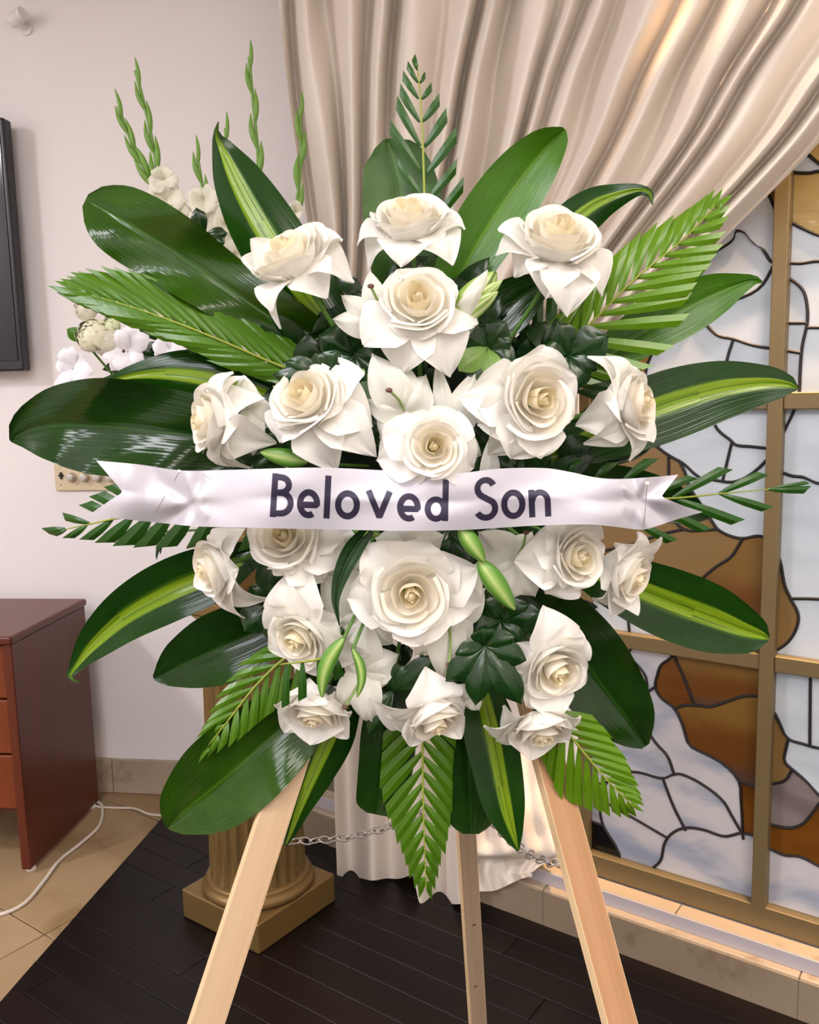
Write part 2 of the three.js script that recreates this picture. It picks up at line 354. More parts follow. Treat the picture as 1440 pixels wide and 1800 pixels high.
// ------------------------------------------------------------------ stained glass window
{
  const o = struct('window_1');
  const BAR1 = onPlane(1347, 705, n2, GLASS - 0.02).y, BAR2 = onPlane(1347, 1164, n2, GLASS - 0.02).y, BAR3 = BAR1 + (BAR1 - BAR2);
  const hb = 0.019, F0 = GLASS - 0.028, F1 = GLASS + 0.02, mw = 0.0165;
  const bottomTop = onPlane(1100, 1517, n2, GLASS - 0.02).y;
  part('frame_rail', winBox(WIN_R, WIN_L, H2 + 0.001, bottomTop, F0, F1), M.bronze, o);
  part('frame_rail', winBox(WIN_R, WIN_L, WIN_T - 0.05, WIN_T, F0, F1), M.bronze, o);
  part('frame_stile', winBox(WIN_L - 0.03, WIN_L, bottomTop, WIN_T - 0.05, F0, F1), M.bronze, o);
  part('frame_stile', winBox(WIN_R, WIN_R + 0.03, bottomTop, WIN_T - 0.05, F0, F1), M.bronze, o);
  part('mullion', winBox(MUL - mw, MUL + mw, bottomTop, WIN_T - 0.05, F0 - 0.004, F1), M.bronze, o);
  for (const h of [BAR1, BAR2, BAR3]) {
    part('glazing_bar', winBox(MUL + mw, WIN_L - 0.03, h - hb, h + hb, F0 + 0.002, F1 - 0.004), M.bronze, o);
    part('glazing_bar', winBox(WIN_R + 0.03, MUL - mw, h - hb, h + hb, F0 + 0.002, F1 - 0.004), M.bronze, o);
  }
  const opal = (a, b, sx, sy, k) => tex(256, 256, (x, y) => { const w = fbm(x * 2 + k, y * 2, 3, 2); return mix3(hex(a), hex(b), smooth(0.3, 0.7, fbm(x * 4 + w, y * 4 + w * 2, 5, 4))); });
  const glassOpt = { roughness: 0.22, transmission: 0.25, thickness: 0 };
  const G = {
    white: [0, 1, 2].map((k) => phy({ map: opal(0xe6eef4, 0xd3dee6, 2, 3, k), ...glassOpt })),
    cloud: [0, 1, 2].map((k) => phy({ map: opal(0xe4e2e4, 0xa9b4c9, 2, 8, k * 3), ...glassOpt })),
    tan: [phy({ color: 0x8c6e40, ...glassOpt, transmission: 0.1 })],
    amber: [phy({ map: tex(128, 256, (x, y) => { const n = fbm(x * 2, y * 4, 4, 4) * 0.3 - 0.15; return mix3(mix3(hex(0x5a4034), hex(0x6c4214), smooth(0, 0.3, y + n)), hex(0x84622c), smooth(0.35, 0.75, y + n)); }), ...glassOpt, transmission: 0.1 })],
    rust: [phy({ map: opal(0x7a4a12, 0x663a0a, 2, 2, 5), ...glassOpt, transmission: 0.1 })],
    gold: [phy({ color: 0xcbad6c, roughness: 0.2, transmission: 0.15, bumpMap: tex(256, 256, (x, y) => [fbm(x * 16, y * 16, 3, 16)], false), bumpScale: 0.004 })],  // amber glass in lighter gold, its lit-up look put into the colour
    grey: [phy({ map: opal(0x8d8280, 0x6f625f, 4, 6, 1), ...glassOpt, transmission: 0.1 })],
    black: [phy({ color: 0x0b0908, roughness: 0.12 })],
  };
  const toSH = ([x, y]) => { const p = onPlane(x, y, n2, GLASS); return [p.dot(e1), p.y]; };
  const panel = (s0, s1, h0, h1) => [[s0, h0], [s1, h0], [s1, h1], [s0, h1]];
  const rowsL = { top: [BAR3, WIN_T - 0.05], up: [BAR1, BAR3], mid: [BAR2, BAR1], low: [bottomTop, BAR2] };
  const lines = {
    L: {
      top: [[[960, 60], [1060, 120], [1200, 90], [1400, 130], [1420, 130]]],
      up: [
        [[1290, 190], [1320, 270], [1340, 320], [1351, 341], [1365, 371], [1388, 400]],
        [[960, 520], [1080, 505], [1200, 470], [1272, 434], [1290, 420], [1295, 406], [1308, 408], [1324, 426], [1342, 439], [1356, 460], [1372, 463]],
        [[1362, 463], [1336, 506], [1293, 527], [1260, 536], [1223, 547], [1211, 564], [1199, 582], [1174, 594], [1153, 613], [1139, 640], [1128, 720]],
        [[1175, 594], [1172, 560], [1180, 500], [1190, 440], [1195, 340], [1205, 180]],
        [[1223, 545], [1244, 573], [1263, 590], [1290, 596], [1324, 607], [1372, 615]],
        [[1290, 595], [1278, 634], [1262, 730]]],
      mid: [
        [[1070, 660], [1100, 740], [1144, 776], [1174, 799], [1202, 815], [1230, 839], [1258, 844], [1291, 847], [1324, 831], [1362, 794]],
        [[1250, 690], [1256, 742], [1263, 756], [1286, 775], [1294, 782], [1322, 785], [1366, 790]],
        [[1287, 777], [1277, 819], [1270, 848]],
        [[1166, 660], [1169, 720], [1169, 767], [1157, 784]],
        [[1194, 809], [1205, 831], [1213, 856], [1230, 883], [1249, 911], [1263, 931], [1291, 944], [1308, 946], [1336, 942], [1366, 956]],
        [[1176, 798], [1176, 836], [1180, 900], [1202, 930], [1262, 930]],
        [[960, 985], [1100, 960], [1163, 939], [1204, 930]],
        [[960, 1030], [1020, 1040], [1060, 1050], [1150, 1075], [1200, 1128], [1186, 1160]],
        [[1306, 946], [1286, 978], [1258, 997], [1230, 1022], [1184, 1090], [1180, 1110]],
        [[1100, 1055], [1105, 1092], [1110, 1150]]],
      low: [
        [[1111, 1120], [1109, 1141], [1107, 1152], [1134, 1186], [1138, 1214], [1134, 1245], [1138, 1279], [1152, 1304], [1174, 1329], [1186, 1363]],
        [[1109, 1151], [1095, 1162], [1040, 1200], [990, 1220]],
        [[1196, 1110], [1180, 1155], [1162, 1169], [1156, 1186], [1152, 1206], [1162, 1226], [1187, 1246], [1202, 1279], [1212, 1309], [1243, 1326], [1274, 1344], [1299, 1372], [1303, 1407], [1305, 1438], [1306, 1462], [1307, 1475]],
        [[975, 1372], [1012, 1376], [1065, 1376], [1084, 1360], [1121, 1357], [1165, 1368], [1187, 1360], [1202, 1362], [1236, 1379], [1271, 1407], [1286, 1432], [1306, 1467]],
        [[1135, 1217], [1140, 1215], [1154, 1206]],
        [[1170, 1110], [1185, 1152], [1202, 1189], [1222, 1242]],
        [[1185, 1246], [1202, 1240], [1221, 1239], [1249, 1242], [1280, 1232], [1311, 1223], [1352, 1226]],
        [[1297, 1371], [1324, 1383], [1352, 1390]],
        [[1165, 1366], [1184, 1416], [1206, 1460]],
        [[1138, 1540], [1142, 1531], [1162, 1512], [1168, 1484], [1180, 1466], [1204, 1455], [1236, 1458], [1274, 1470], [1308, 1464], [1350, 1480]],
        [[1067, 1374], [1056, 1404], [1056, 1432], [1062, 1453], [1081, 1484], [1104, 1534]],
        [[1054, 1404], [1109, 1435], [1176, 1474]],
        [[970, 1422], [1000, 1430], [1025, 1438], [1061, 1451]]],
    },
    R: {
      top: [[[1400, 60], [1500, 100], [1700, 40]]],
      up: [
        [[1380, 240], [1415, 266], [1440, 287], [1475, 303], [1560, 250]],
        [[1380, 302], [1393, 303], [1422, 304], [1440, 301], [1480, 303]],
        [[1376, 386], [1388, 390], [1412, 402], [1440, 414], [1520, 430], [1720, 380]],
        [[1372, 461], [1409, 463], [1440, 459], [1520, 470], [1720, 440]],
        [[1374, 475], [1386, 487], [1412, 510], [1420, 545], [1419, 570], [1411, 607], [1408, 637], [1406, 683], [1404, 720]],
        [[1370, 568], [1421, 568]], [[1418, 576], [1440, 576], [1520, 580], [1720, 560]], [[1370, 614], [1382, 616], [1411, 621]],
        [[1500, 575], [1490, 640], [1500, 730]], [[1540, 465], [1550, 520], [1540, 582]]],
      mid: [
        [[1405, 690], [1399, 715], [1380, 756], [1366, 786]],
        [[1366, 826], [1391, 836], [1413, 839], [1440, 850], [1520, 850], [1720, 830]],
        [[1360, 960], [1372, 986], [1380, 1028], [1391, 1053], [1404, 1081], [1399, 1108], [1383, 1131], [1360, 1146]],
        [[1389, 1052], [1440, 1053], [1520, 1060], [1720, 1070]],
        [[1500, 700], [1510, 780], [1500, 855]], [[1560, 850], [1540, 950], [1560, 1066]], [[1480, 1055], [1490, 1130], [1480, 1190]]],
      low: [
        [[1335, 1215], [1364, 1256], [1386, 1298], [1411, 1307], [1440, 1315], [1520, 1330], [1720, 1390]],
        [[1425, 1170], [1425, 1197], [1424, 1313]],
        [[1387, 1297], [1380, 1338], [1392, 1351], [1417, 1372], [1440, 1397], [1452, 1405], [1520, 1420], [1720, 1490]],
        [[1394, 1351], [1380, 1372], [1362, 1377], [1335, 1382]],
        [[1450, 1400], [1440, 1413], [1426, 1432], [1408, 1450], [1386, 1455], [1350, 1448]],
        [[1348, 1488], [1359, 1494], [1380, 1503], [1408, 1506], [1440, 1522], [1520, 1560], [1700, 1700]],
        [[1520, 1190], [1510, 1260], [1520, 1332]], [[1540, 1420], [1530, 1490], [1540, 1575]]],
    },
  };
  const kinds = [
    ['tan', 1363, 345], ['tan', 1150, 560], ['tan', 1160, 500], ['amber', 1120, 800], ['tan', 1165, 830], ['tan', 1186, 830], ['tan', 1140, 890], ['tan', 1225, 905], ['amber', 1215, 990], ['tan', 1300, 1040], ['amber', 1260, 1135], ['tan', 1130, 1010],
    ['rust', 1180, 1210], ['amber', 1270, 1200], ['amber', 1265, 1290], ['rust', 1325, 1420], ['black', 1040, 1480],
    ['gold', 1415, 350], ['gold', 1440, 275], ['tan', 1382, 1060], ['tan', 1372, 1330], ['grey', 1400, 1400], ['rust', 1425, 1470], ['white', 1405, 1230],
  ].map(([k, x, y]) => [k, toSH([x, y])]);
  const inside = (p, poly) => { let c = false; for (let i = 0, j = poly.length - 1; i < poly.length; j = i++) { const a = poly[i], b = poly[j]; if ((a[1] > p[1]) !== (b[1] > p[1]) && p[0] < (b[0] - a[0]) * (p[1] - a[1]) / (b[1] - a[1]) + a[0]) c = !c; } return c; };
  const edgeDist = (p, poly) => { let m = 9; for (let i = 0; i < poly.length; i++) { const a = poly[i], b = poly[(i + 1) % poly.length], dx = b[0] - a[0], dy = b[1] - a[1], t = clamp(((p[0] - a[0]) * dx + (p[1] - a[1]) * dy) / (dx * dx + dy * dy + 1e-12)); m = Math.min(m, Math.hypot(a[0] + dx * t - p[0], a[1] + dy * t - p[1])); } return m; };
  function chord(poly, L) {                             // the first run of L that crosses the inside of poly
    const hits = [];
    for (let k = 0; k < L.length - 1; k++) {
      const p = L[k], q = L[k + 1];
      for (let i = 0; i < poly.length; i++) {
        const a = poly[i], b = poly[(i + 1) % poly.length], rx = q[0] - p[0], ry = q[1] - p[1], sx = b[0] - a[0], sy = b[1] - a[1], den = rx * sy - ry * sx;
        if (Math.abs(den) < 1e-12) continue;
        const t = ((a[0] - p[0]) * sy - (a[1] - p[1]) * sx) / den, u = ((a[0] - p[0]) * ry - (a[1] - p[1]) * rx) / den;
        if (t >= 0 && t < 1 && u >= 0 && u < 1) hits.push({ s: k + t, i, u, p: [p[0] + rx * t, p[1] + ry * t] });
      }
    }
    hits.sort((a, b) => a.s - b.s);
    for (let h = 0; h < hits.length - 1; h++) {
      const A = hits[h], B = hits[h + 1]; if (B.s - A.s < 1e-3) continue;
      let ok = 0; for (const f of [0.25, 0.5, 0.75]) { const m = lerp(A.s, B.s, f), k = Math.floor(m), g = m - k, q = [lerp(L[k][0], L[k + 1][0], g), lerp(L[k][1], L[k + 1][1], g)]; if (inside(q, poly) && edgeDist(q, poly) > 0.0008) ok++; }
      if (ok >= 2) { const mid = []; for (let k = Math.ceil(A.s + 1e-6); k <= Math.floor(B.s - 1e-6); k++) mid.push(L[k]); return { A, B, mid }; }
    }
    return null;
  }
  function cut(polys, L) {
    const todo = [...polys], out = []; let guard = 0;
    while (todo.length && guard++ < 400) {
      const poly = todo.pop(), c = chord(poly, L);
      if (!c) { out.push(poly); continue; }
      const { A, B, mid } = c, n = poly.length, one = [A.p, ...mid, B.p], two = [B.p, ...[...mid].reverse(), A.p];
      let i = B.i; const walk = (from, fu, to, tu) => { const r = []; let k = from; if (from === to && fu <= tu) return r; do { k = (k + 1) % n; r.push(poly[k]); } while (k !== to); return r; };
      todo.push([...one, ...walk(B.i, B.u, A.i, A.u)], [...two, ...walk(A.i, A.u, B.i, B.u)]);
    }
    return [...out, ...todo];
  }
  let cnt = 0;
  for (const side of ['L', 'R']) for (const row of ['top', 'up', 'mid', 'low']) {
    const [h0, h1] = rowsL[row], s0 = side === 'L' ? MUL : WIN_R + 0.01, s1 = side === 'L' ? WIN_L - 0.01 : MUL;
    let polys = [panel(s0, s1, h0, h1)];
    for (let pass = 0; pass < 5; pass++)
    for (const L of lines[side][row]) {
      const c = new THREE.CatmullRomCurve3(L.map(toSH).map(([s, h]) => V(s, h, 0)), false, 'centripetal'), N = (L.length - 1) * 5;
      const pts = c.getPoints(N).map((p) => [p.x, p.y]);
      const far = side === 'R' && L[L.length - 1][0] >= 1550 ? 0.4 : 0.012, ext = (a, b, e) => { const l = Math.hypot(a[0] - b[0], a[1] - b[1]) || 1; return [a[0] + (a[0] - b[0]) / l * e, a[1] + (a[1] - b[1]) / l * e]; };
      polys = cut(polys, [ext(pts[0], pts[1], 0.012), ...pts, ext(pts[N], pts[N - 1], far)]);
      if (pass) continue;
      // the lead came over the joint, clipped to the panel
      const tail = []; if (far > 0.1) for (let q = 1; q <= 20; q++) tail.push(ext(pts[N], pts[N - 1], far * q / 20));
      const run = [...pts, ...tail].filter(([s, h]) => s > s0 - 0.004 && s < s1 + 0.004 && h > h0 - 0.004 && h < h1 + 0.004);
      if (run.length > 2) part('lead_strip', sweep(run.filter((_, i) => i % 2 === 0 || i === run.length - 1).map(([s, h]) => inWin(s, h, GLASS - 0.001)), () => 0.0036, Math.min(36, run.length), 8), M.lead, o);
    }
    for (const p of polys) {
      if (polyArea(p) < 2e-5) continue;
      let kind = row === 'low' ? 'cloud' : 'white';
      if (side === 'R' && row === 'low') { const my = p.reduce((a, b) => a + b[1], 0) / p.length; kind = my > 0.42 ? 'white' : 'cloud'; }
      for (const [k, q] of kinds) if (inside(q, p)) kind = k;
      const shape = new THREE.Shape(p.map(([s, h]) => new THREE.Vector2(s, h)));
      const g = new THREE.ExtrudeGeometry(shape, { depth: 0.003, bevelEnabled: false });
      const pos = g.attributes.position, uv = g.attributes.uv, off = cnt * 0.37, b0 = Math.min(...p.map((q) => q[1])), b1 = Math.max(...p.map((q) => q[1]));
      for (let i = 0; i < pos.count; i++) { const s = pos.getX(i), h = pos.getY(i), q = inWin(s, h, GLASS + 0.0005 + pos.getZ(i)); pos.setXYZ(i, q.x, q.y, q.z); if (kind === 'amber') uv.setXY(i, s * 3, 0.02 + 0.96 * (h - b0) / (b1 - b0)); else uv.setXY(i, s * 1.3 + off, h * 3.2 + off * 0.7); }
      g.computeVertexNormals();
      part('pane', g, G[kind][cnt % G[kind].length], o); cnt++;
    }
  }
}

// ------------------------------------------------------------------ curtain
{
  const dC = 1.955;
  const base = inWin(1.3, 0, dC); base.y = 0;
  const t = thing('curtain', 'tall cream curtain swept to one side of the stained glass window', 'curtain', V(0, 0, 0));
  const left = spline([[-260, 478], [0, 490], [200, 512], [430, 545], [700, 566], [950, 578], [1200, 584], [1400, 588], [1545, 593]]);
  const right = spline([[-260, 1800], [0, 1640], [130, 1532], [250, 1441], [430, 1262], [560, 1130], [700, 1010], [850, 915], [1000, 862], [1200, 838], [1400, 832], [1600, 835]]);
  // folds: position across (0..1) and depth of each crest
  const folds = []; { let u = 0; let k = 0; while (u < 1) { folds.push([u, 0.5 + 0.5 * rnd()]); u += [0.052, 0.04, 0.062, 0.046, 0.07, 0.05][k++ % 6] * rr(0.85, 1.15) * (1 + 0.25 * u); } folds.push([1.02, 0.7]); }
  const wave = (u) => { let i = 0; while (i < folds.length - 2 && u > folds[i + 1][0]) i++; const a = folds[i], b = folds[i + 1], s = clamp((u - a[0]) / (b[0] - a[0])); const w = 0.5 + 0.5 * Math.cos(s * 2 * Math.PI); return Math.pow(w, 0.75) * lerp(a[1], b[1], s); };
  const hemY = (u) => 1538 + 14 * Math.sin(Math.min(1, u / 0.57) * Math.PI) * 0.6 + 50 * smooth(0.545, 0.6, u) + 1.5 * Math.sin(u * 31);
  const fn = (v0, v1) => (u, v) => {
    const vv = lerp(v0, v1, v), y = lerp(-260, hemY(u), vv), l = left(y)[0], r = right(y)[0];
    const g = smooth(900, 1500, y), uu = lerp(u, u + 0.012 * Math.sin(u * 40 + y * 0.004), 1);
    const x = lerp(l, r, u);
    const amp = lerp(0.135, 0.08, smooth(200, 900, y)), taper = 1;
    const gather = smooth(350, 950, y) * (1 - smooth(950, 1400, y));
    const low = smooth(820, 1150, y), soft = 0.5 + 0.5 * Math.cos(u * 2 * Math.PI * 3.3 + 0.6 + 0.5 * Math.sin(u * 6)), q = lerp(wave(clamp(uu)), soft * 0.9, low) * amp + 0.006 * Math.sin(u * 90 + y * 0.01) * (1 - low);
    // the left part stands a little further into the room near the floor
    const d = dC + 0.045 - q * (1 - 0.25 * gather) + 0.02 * smooth(0, 1, u) - 0.06 * g * (1 - u);
    const p = onPlane(x, y, n2, d); p.tu = u * 6; p.tv = vv * 3; return p;
  };
  part('fabric', surf(420, 70, fn(0, 0.974)), M.cloth, t);
  part('hem', surf(420, 4, fn(0.974, 1)), M.cloth, t, 'sewn hem of the cream curtain');
  // the trailing end of the curtain that lies over the marble ledge
  const rows = [[1270, 835, 1012, 2.06, 2.12], [1340, 833, 1000, 2.055, 2.11], [1385, 832, 985, 2.05, 2.09], [1440, 832, 980, 2.0, 2.055], [1480, 832, 985, 1.99, 2.045], [1503, 832, 983, 1.975, 2.03], [1512, 832, 966, 2.012, 2.045], [1535, 834, 936, 2.005, 2.03], [1567, 838, 936, 1.995, 2.02]];
  const sp = spline(rows.map((r, i) => [i / (rows.length - 1), ...r]));
  part('trailing_end', surf(40, 48, (u, v) => {
    const [y, x0, x1, da, db] = sp(v); const yy = y - 26 * smooth(0.85, 1, v) * smooth(0.2, 1, u) - 18 * u * (1 - smooth(0.5, 0.7, v));
    const crease = 0.018 * Math.max(0, 1 - Math.abs(u - 0.55 - 0.5 * (v - 0.4)) * 6) * (1 - v * 0.6) + 0.012 * Math.sin(u * 9 + v * 7) * (1 - v * 0.4) + 0.006 * Math.sin(u * 23 - v * 11);
    const p = onPlane(lerp(x0, x1, u), yy, n2, lerp(da, db, u) - crease); p.tu = u * 2; p.tv = v * 2; return p;
  }), M.cloth, t, 'trailing end of the cream curtain lying over the ledge');
}

// ------------------------------------------------------------------ things along the left wall
{
  const a = onPlane(8, 205, nL, dL + 0.09), b = onPlane(38, 652, nL, dL + 0.09), w = 1.25, h = a.y - b.y, th = 0.05;
  const c = a.clone().lerp(b, 0.5).addScaledVector(tL, -w / 2), cy = (a.y + b.y) / 2;
  const t = thing('wall_screen', 'large black flat television screen mounted on the left wall', 'television', V(c.x, b.y, c.z));
  const cc = c.clone().addScaledVector(nL, -th / 2);
  part('casing', box(w, h, th, cc.x, cy, cc.z, -TH, 0.008), M.black, t);
  const s = c.clone().addScaledVector(nL, 0.001); part('screen', box(w - 0.03, h - 0.05, 0.004, s.x, cy + 0.01, s.z, -TH, 0.001), M.screen, t);
  const m = c.clone().addScaledVector(nL, -0.0675); part('wall_mount', box(0.4, 0.3, 0.036, m.x, cy, m.z, -TH), M.black, t);
}
{
  const p = onPlane(47, 45, nL, dL), t = thing('wall_sensor', 'small white cylindrical sensor fixed high on the left wall', 'sensor', p.clone());
  const q = new THREE.Quaternion().setFromUnitVectors(V(0, 1, 0), nL.clone().add(V(-0.15, 0.25, 0)).normalize());
  const c = p.clone().addScaledVector(nL, 0.045).add(V(-0.008, 0.006, 0)), ax = V(0.85, 0.3, 0.42).normalize(), qa = new THREE.Quaternion().setFromUnitVectors(V(0, 1, 0), ax);
  const g = new THREE.LatheGeometry([[0, -0.03], [0.018, -0.028], [0.022, -0.02], [0.022, 0.016], [0.02, 0.017], [0.02, 0.021], [0.023, 0.022], [0.023, 0.032], [0.02, 0.035], [0, 0.035]].map(([x, y]) => new THREE.Vector2(x, y)), 28);
  g.applyQuaternion(qa); g.translate(c.x, c.y, c.z); part('body', g, M.white, t);
  const b = new THREE.CylinderGeometry(0.02, 0.022, 0.008, 24); b.applyQuaternion(new THREE.Quaternion().setFromUnitVectors(V(0, 1, 0), nL)); const bp = p.clone().addScaledVector(nL, 0.004).add(V(0, -0.012, 0)); b.translate(bp.x, bp.y, bp.z); part('base', b, M.white, t);
  part('stalk', tube([bp, c.clone().add(V(0, -0.01, 0))], 0.009, 6), M.white, t);
}
{
  const a = onPlane(94, 816, nL, dL + 0.012), b = onPlane(190, 862, nL, dL + 0.012), w = 0.34, h = a.y - b.y, cy = (a.y + b.y) / 2;
  const c = a.clone().addScaledVector(tL, w / 2), t = thing('control_plate', 'cream wall control plate with round metal knobs above the desk', 'control panel', V(c.x, cy, c.z));
  const m = c.clone().addScaledVector(nL, -0.006); part('plate', box(w, h, 0.012, m.x, cy, m.z, -TH, 0.003), M.plate, t);
  const P = (x, y, o) => onPlane(x, y, nL, dL + 0.0125 + o), qn = new THREE.Quaternion().setFromUnitVectors(V(0, 1, 0), nL);
  for (const x of [127, 150, 173, 196, 219]) {
    const g = new THREE.LatheGeometry([[0.017, 0], [0.017, 0.004], [0.0145, 0.006], [0.014, 0.02], [0.012, 0.023], [0, 0.0225]].map(([r, y]) => new THREE.Vector2(r, y)), 28);
    g.applyQuaternion(qn); const p = P(x, 839, 0); g.translate(p.x, p.y, p.z); part('knob', g, M.steel, t);
  }
  const k = P(107, 836, 0.003);
  part('switch', mergeGeometries([box(0.006, 0.024, 0.008, k.x, k.y, k.z, -TH, 0.001), box(0.017, 0.008, 0.006, k.x, k.y, k.z, -TH, 0.001)]), M.black, t);
  for (const y of [821, 852]) { const p = P(107, y, 0), g = new THREE.SphereGeometry(0.003, 10, 8); g.translate(p.x, p.y, p.z); part('screw', g, M.steel, t); }
}
{
  const fr = onFloor(18, 1118, 0.764), br = onFloor(148, 1052, 0.764), dp = br.clone().sub(fr), depth = dp.length(); dp.normalize();
  const lf = V(dp.z, 0, -dp.x); if (lf.x > 0) lf.negate();
  const base = fr.clone().setY(0), W = 1.1, ry = Math.atan2(-lf.z, lf.x);
  const t = thing('desk', 'reddish brown wooden desk with drawers standing against the left wall', 'desk', base);
  const B = (l0, l1, h0, h1, d0, d1, bev = 0.004) => { const c = base.clone().addScaledVector(lf, (l0 + l1) / 2).addScaledVector(dp, (d0 + d1) / 2); return box(Math.abs(l1 - l0), h1 - h0, Math.abs(d1 - d0), c.x, (h0 + h1) / 2, c.z, ry, bev); };
  part('desk_top', B(-0.008, W, 0.738, 0.764, -0.012, depth + 0.004, 0.009), M.desk, t);
  for (const l of [0.0, W - 0.04]) part('side_panel', B(l, l + 0.03, 0.014, 0.737, 0, depth), M.desk, t);
  part('side_panel', B(0.46, 0.48, 0.2, 0.737, 0.02, depth - 0.01), M.desk, t);
  part('back_panel', B(0.031, W - 0.04, 0.25, 0.736, depth - 0.03, depth - 0.012), M.desk, t);
  part('drawer_shelf', B(0.031, 0.459, 0.19, 0.205, 0.03, depth - 0.032), M.desk, t);
  for (const [h0, h1] of [[0.565, 0.73], [0.388, 0.558], [0.209, 0.381]]) {
    const d = part('drawer', B(0.034, 0.455, h0, h1, 0.012, 0.3), M.deskFrontLit, t);
    part('handle', B(0.19, 0.30, (h0 + h1) / 2 - 0.006, (h0 + h1) / 2 + 0.006, -0.008, 0.013), M.steel, d);
  }
  for (const [l, d] of [[0.015, 0.03], [0.015, depth - 0.03], [W - 0.025, 0.03], [W - 0.025, depth - 0.03]]) { const p = base.clone().addScaledVector(lf, l).addScaledVector(dp, d), g = new THREE.CylinderGeometry(0.013, 0.015, 0.014, 18); g.translate(p.x, 0.007, p.z); part('foot', g, M.white, t); }
}
function cord(name, label, px, r = 0.0045) {
  const pts = px.map(([x, y]) => onFloor(x, y, r)), t = thing(name, label, 'cable', pts[0].clone().setY(0));
  part('cord', tube(pts, r, 60, 8), M.cable, t);
}
cord('power_cable', 'white cable snaking forward over the stone tiles beside the desk', [[158, 1408], [176, 1412], [180, 1430], [172, 1455], [140, 1484], [105, 1512], [78, 1548], [40, 1590], [5, 1606], [-40, 1610]], 0.0055);
cord('power_cable', 'thin white cable running from behind the desk along the baseboard', [[160, 1412], [172, 1418], [205, 1420], [235, 1421], [262, 1431], [292, 1434], [330, 1436]], 0.004);

// fluted gold pedestal
const PED = onFloor(452, 1588); const PEDH = 0.94;
{
  const L = onFloor(325, 1618), F = onFloor(457, 1686), R = onFloor(587, 1585);
  const C = L.clone().add(R).multiplyScalar(0.5), side = F.distanceTo(L) * 0.5 + F.distanceTo(R) * 0.5, d = F.clone().sub(L), ry = Math.atan2(-d.z, d.x);
  PED.copy(C);
  const t = thing('pedestal', 'gold painted fluted column pedestal on a square plinth behind the easel', 'pedestal', C.clone());
  const ph = 0.085; part('plinth', box(side, ph, side, C.x, 0.007 + ph / 2, C.z, ry, 0.006), M.gold, t);
  const tor = new THREE.LatheGeometry([[0.1, 0], [0.15, 0], [0.158, 0.012], [0.152, 0.025], [0.142, 0.028], [0.146, 0.036], [0.14, 0.046], [0.1, 0.047]].map(([x, y]) => new THREE.Vector2(x, y)), 64); tor.translate(C.x, ph + 0.006, C.z); part('base_ring', tor, M.gold, t);
  const y0 = ph + 0.05, y1 = PEDH - 0.1, nf = 24;
  part('fluted_shaft', surf(nf * 8, 16, (u, v) => {
    const a = u * 2 * Math.PI, ph2 = (u * nf) % 1, r0 = lerp(0.134, 0.122, v), k = Math.abs(ph2 - 0.5) < 0.36 ? Math.sqrt(Math.max(0, 1 - Math.pow((ph2 - 0.5) / 0.36, 2))) : 0;
    const e = Math.min(1, Math.min(v, 1 - v) * 25), r = r0 - 0.0105 * k * e; return V(C.x + Math.cos(a) * r, lerp(y0, y1, v), C.z + Math.sin(a) * r);
  }), M.gold, t);
  const cap = new THREE.LatheGeometry([[0.1, 0], [0.125, 0], [0.13, 0.01], [0.124, 0.02], [0.128, 0.03], [0.16, 0.06], [0.1, 0.061]].map(([x, y]) => new THREE.Vector2(x, y)), 64); cap.translate(C.x, y1 - 0.001, C.z); part('capital', cap, M.gold, t);
  part('cap_slab', box(0.32, 0.038, 0.32, C.x, PEDH - 0.02, C.z, ry, 0.004), M.gold, t);
}

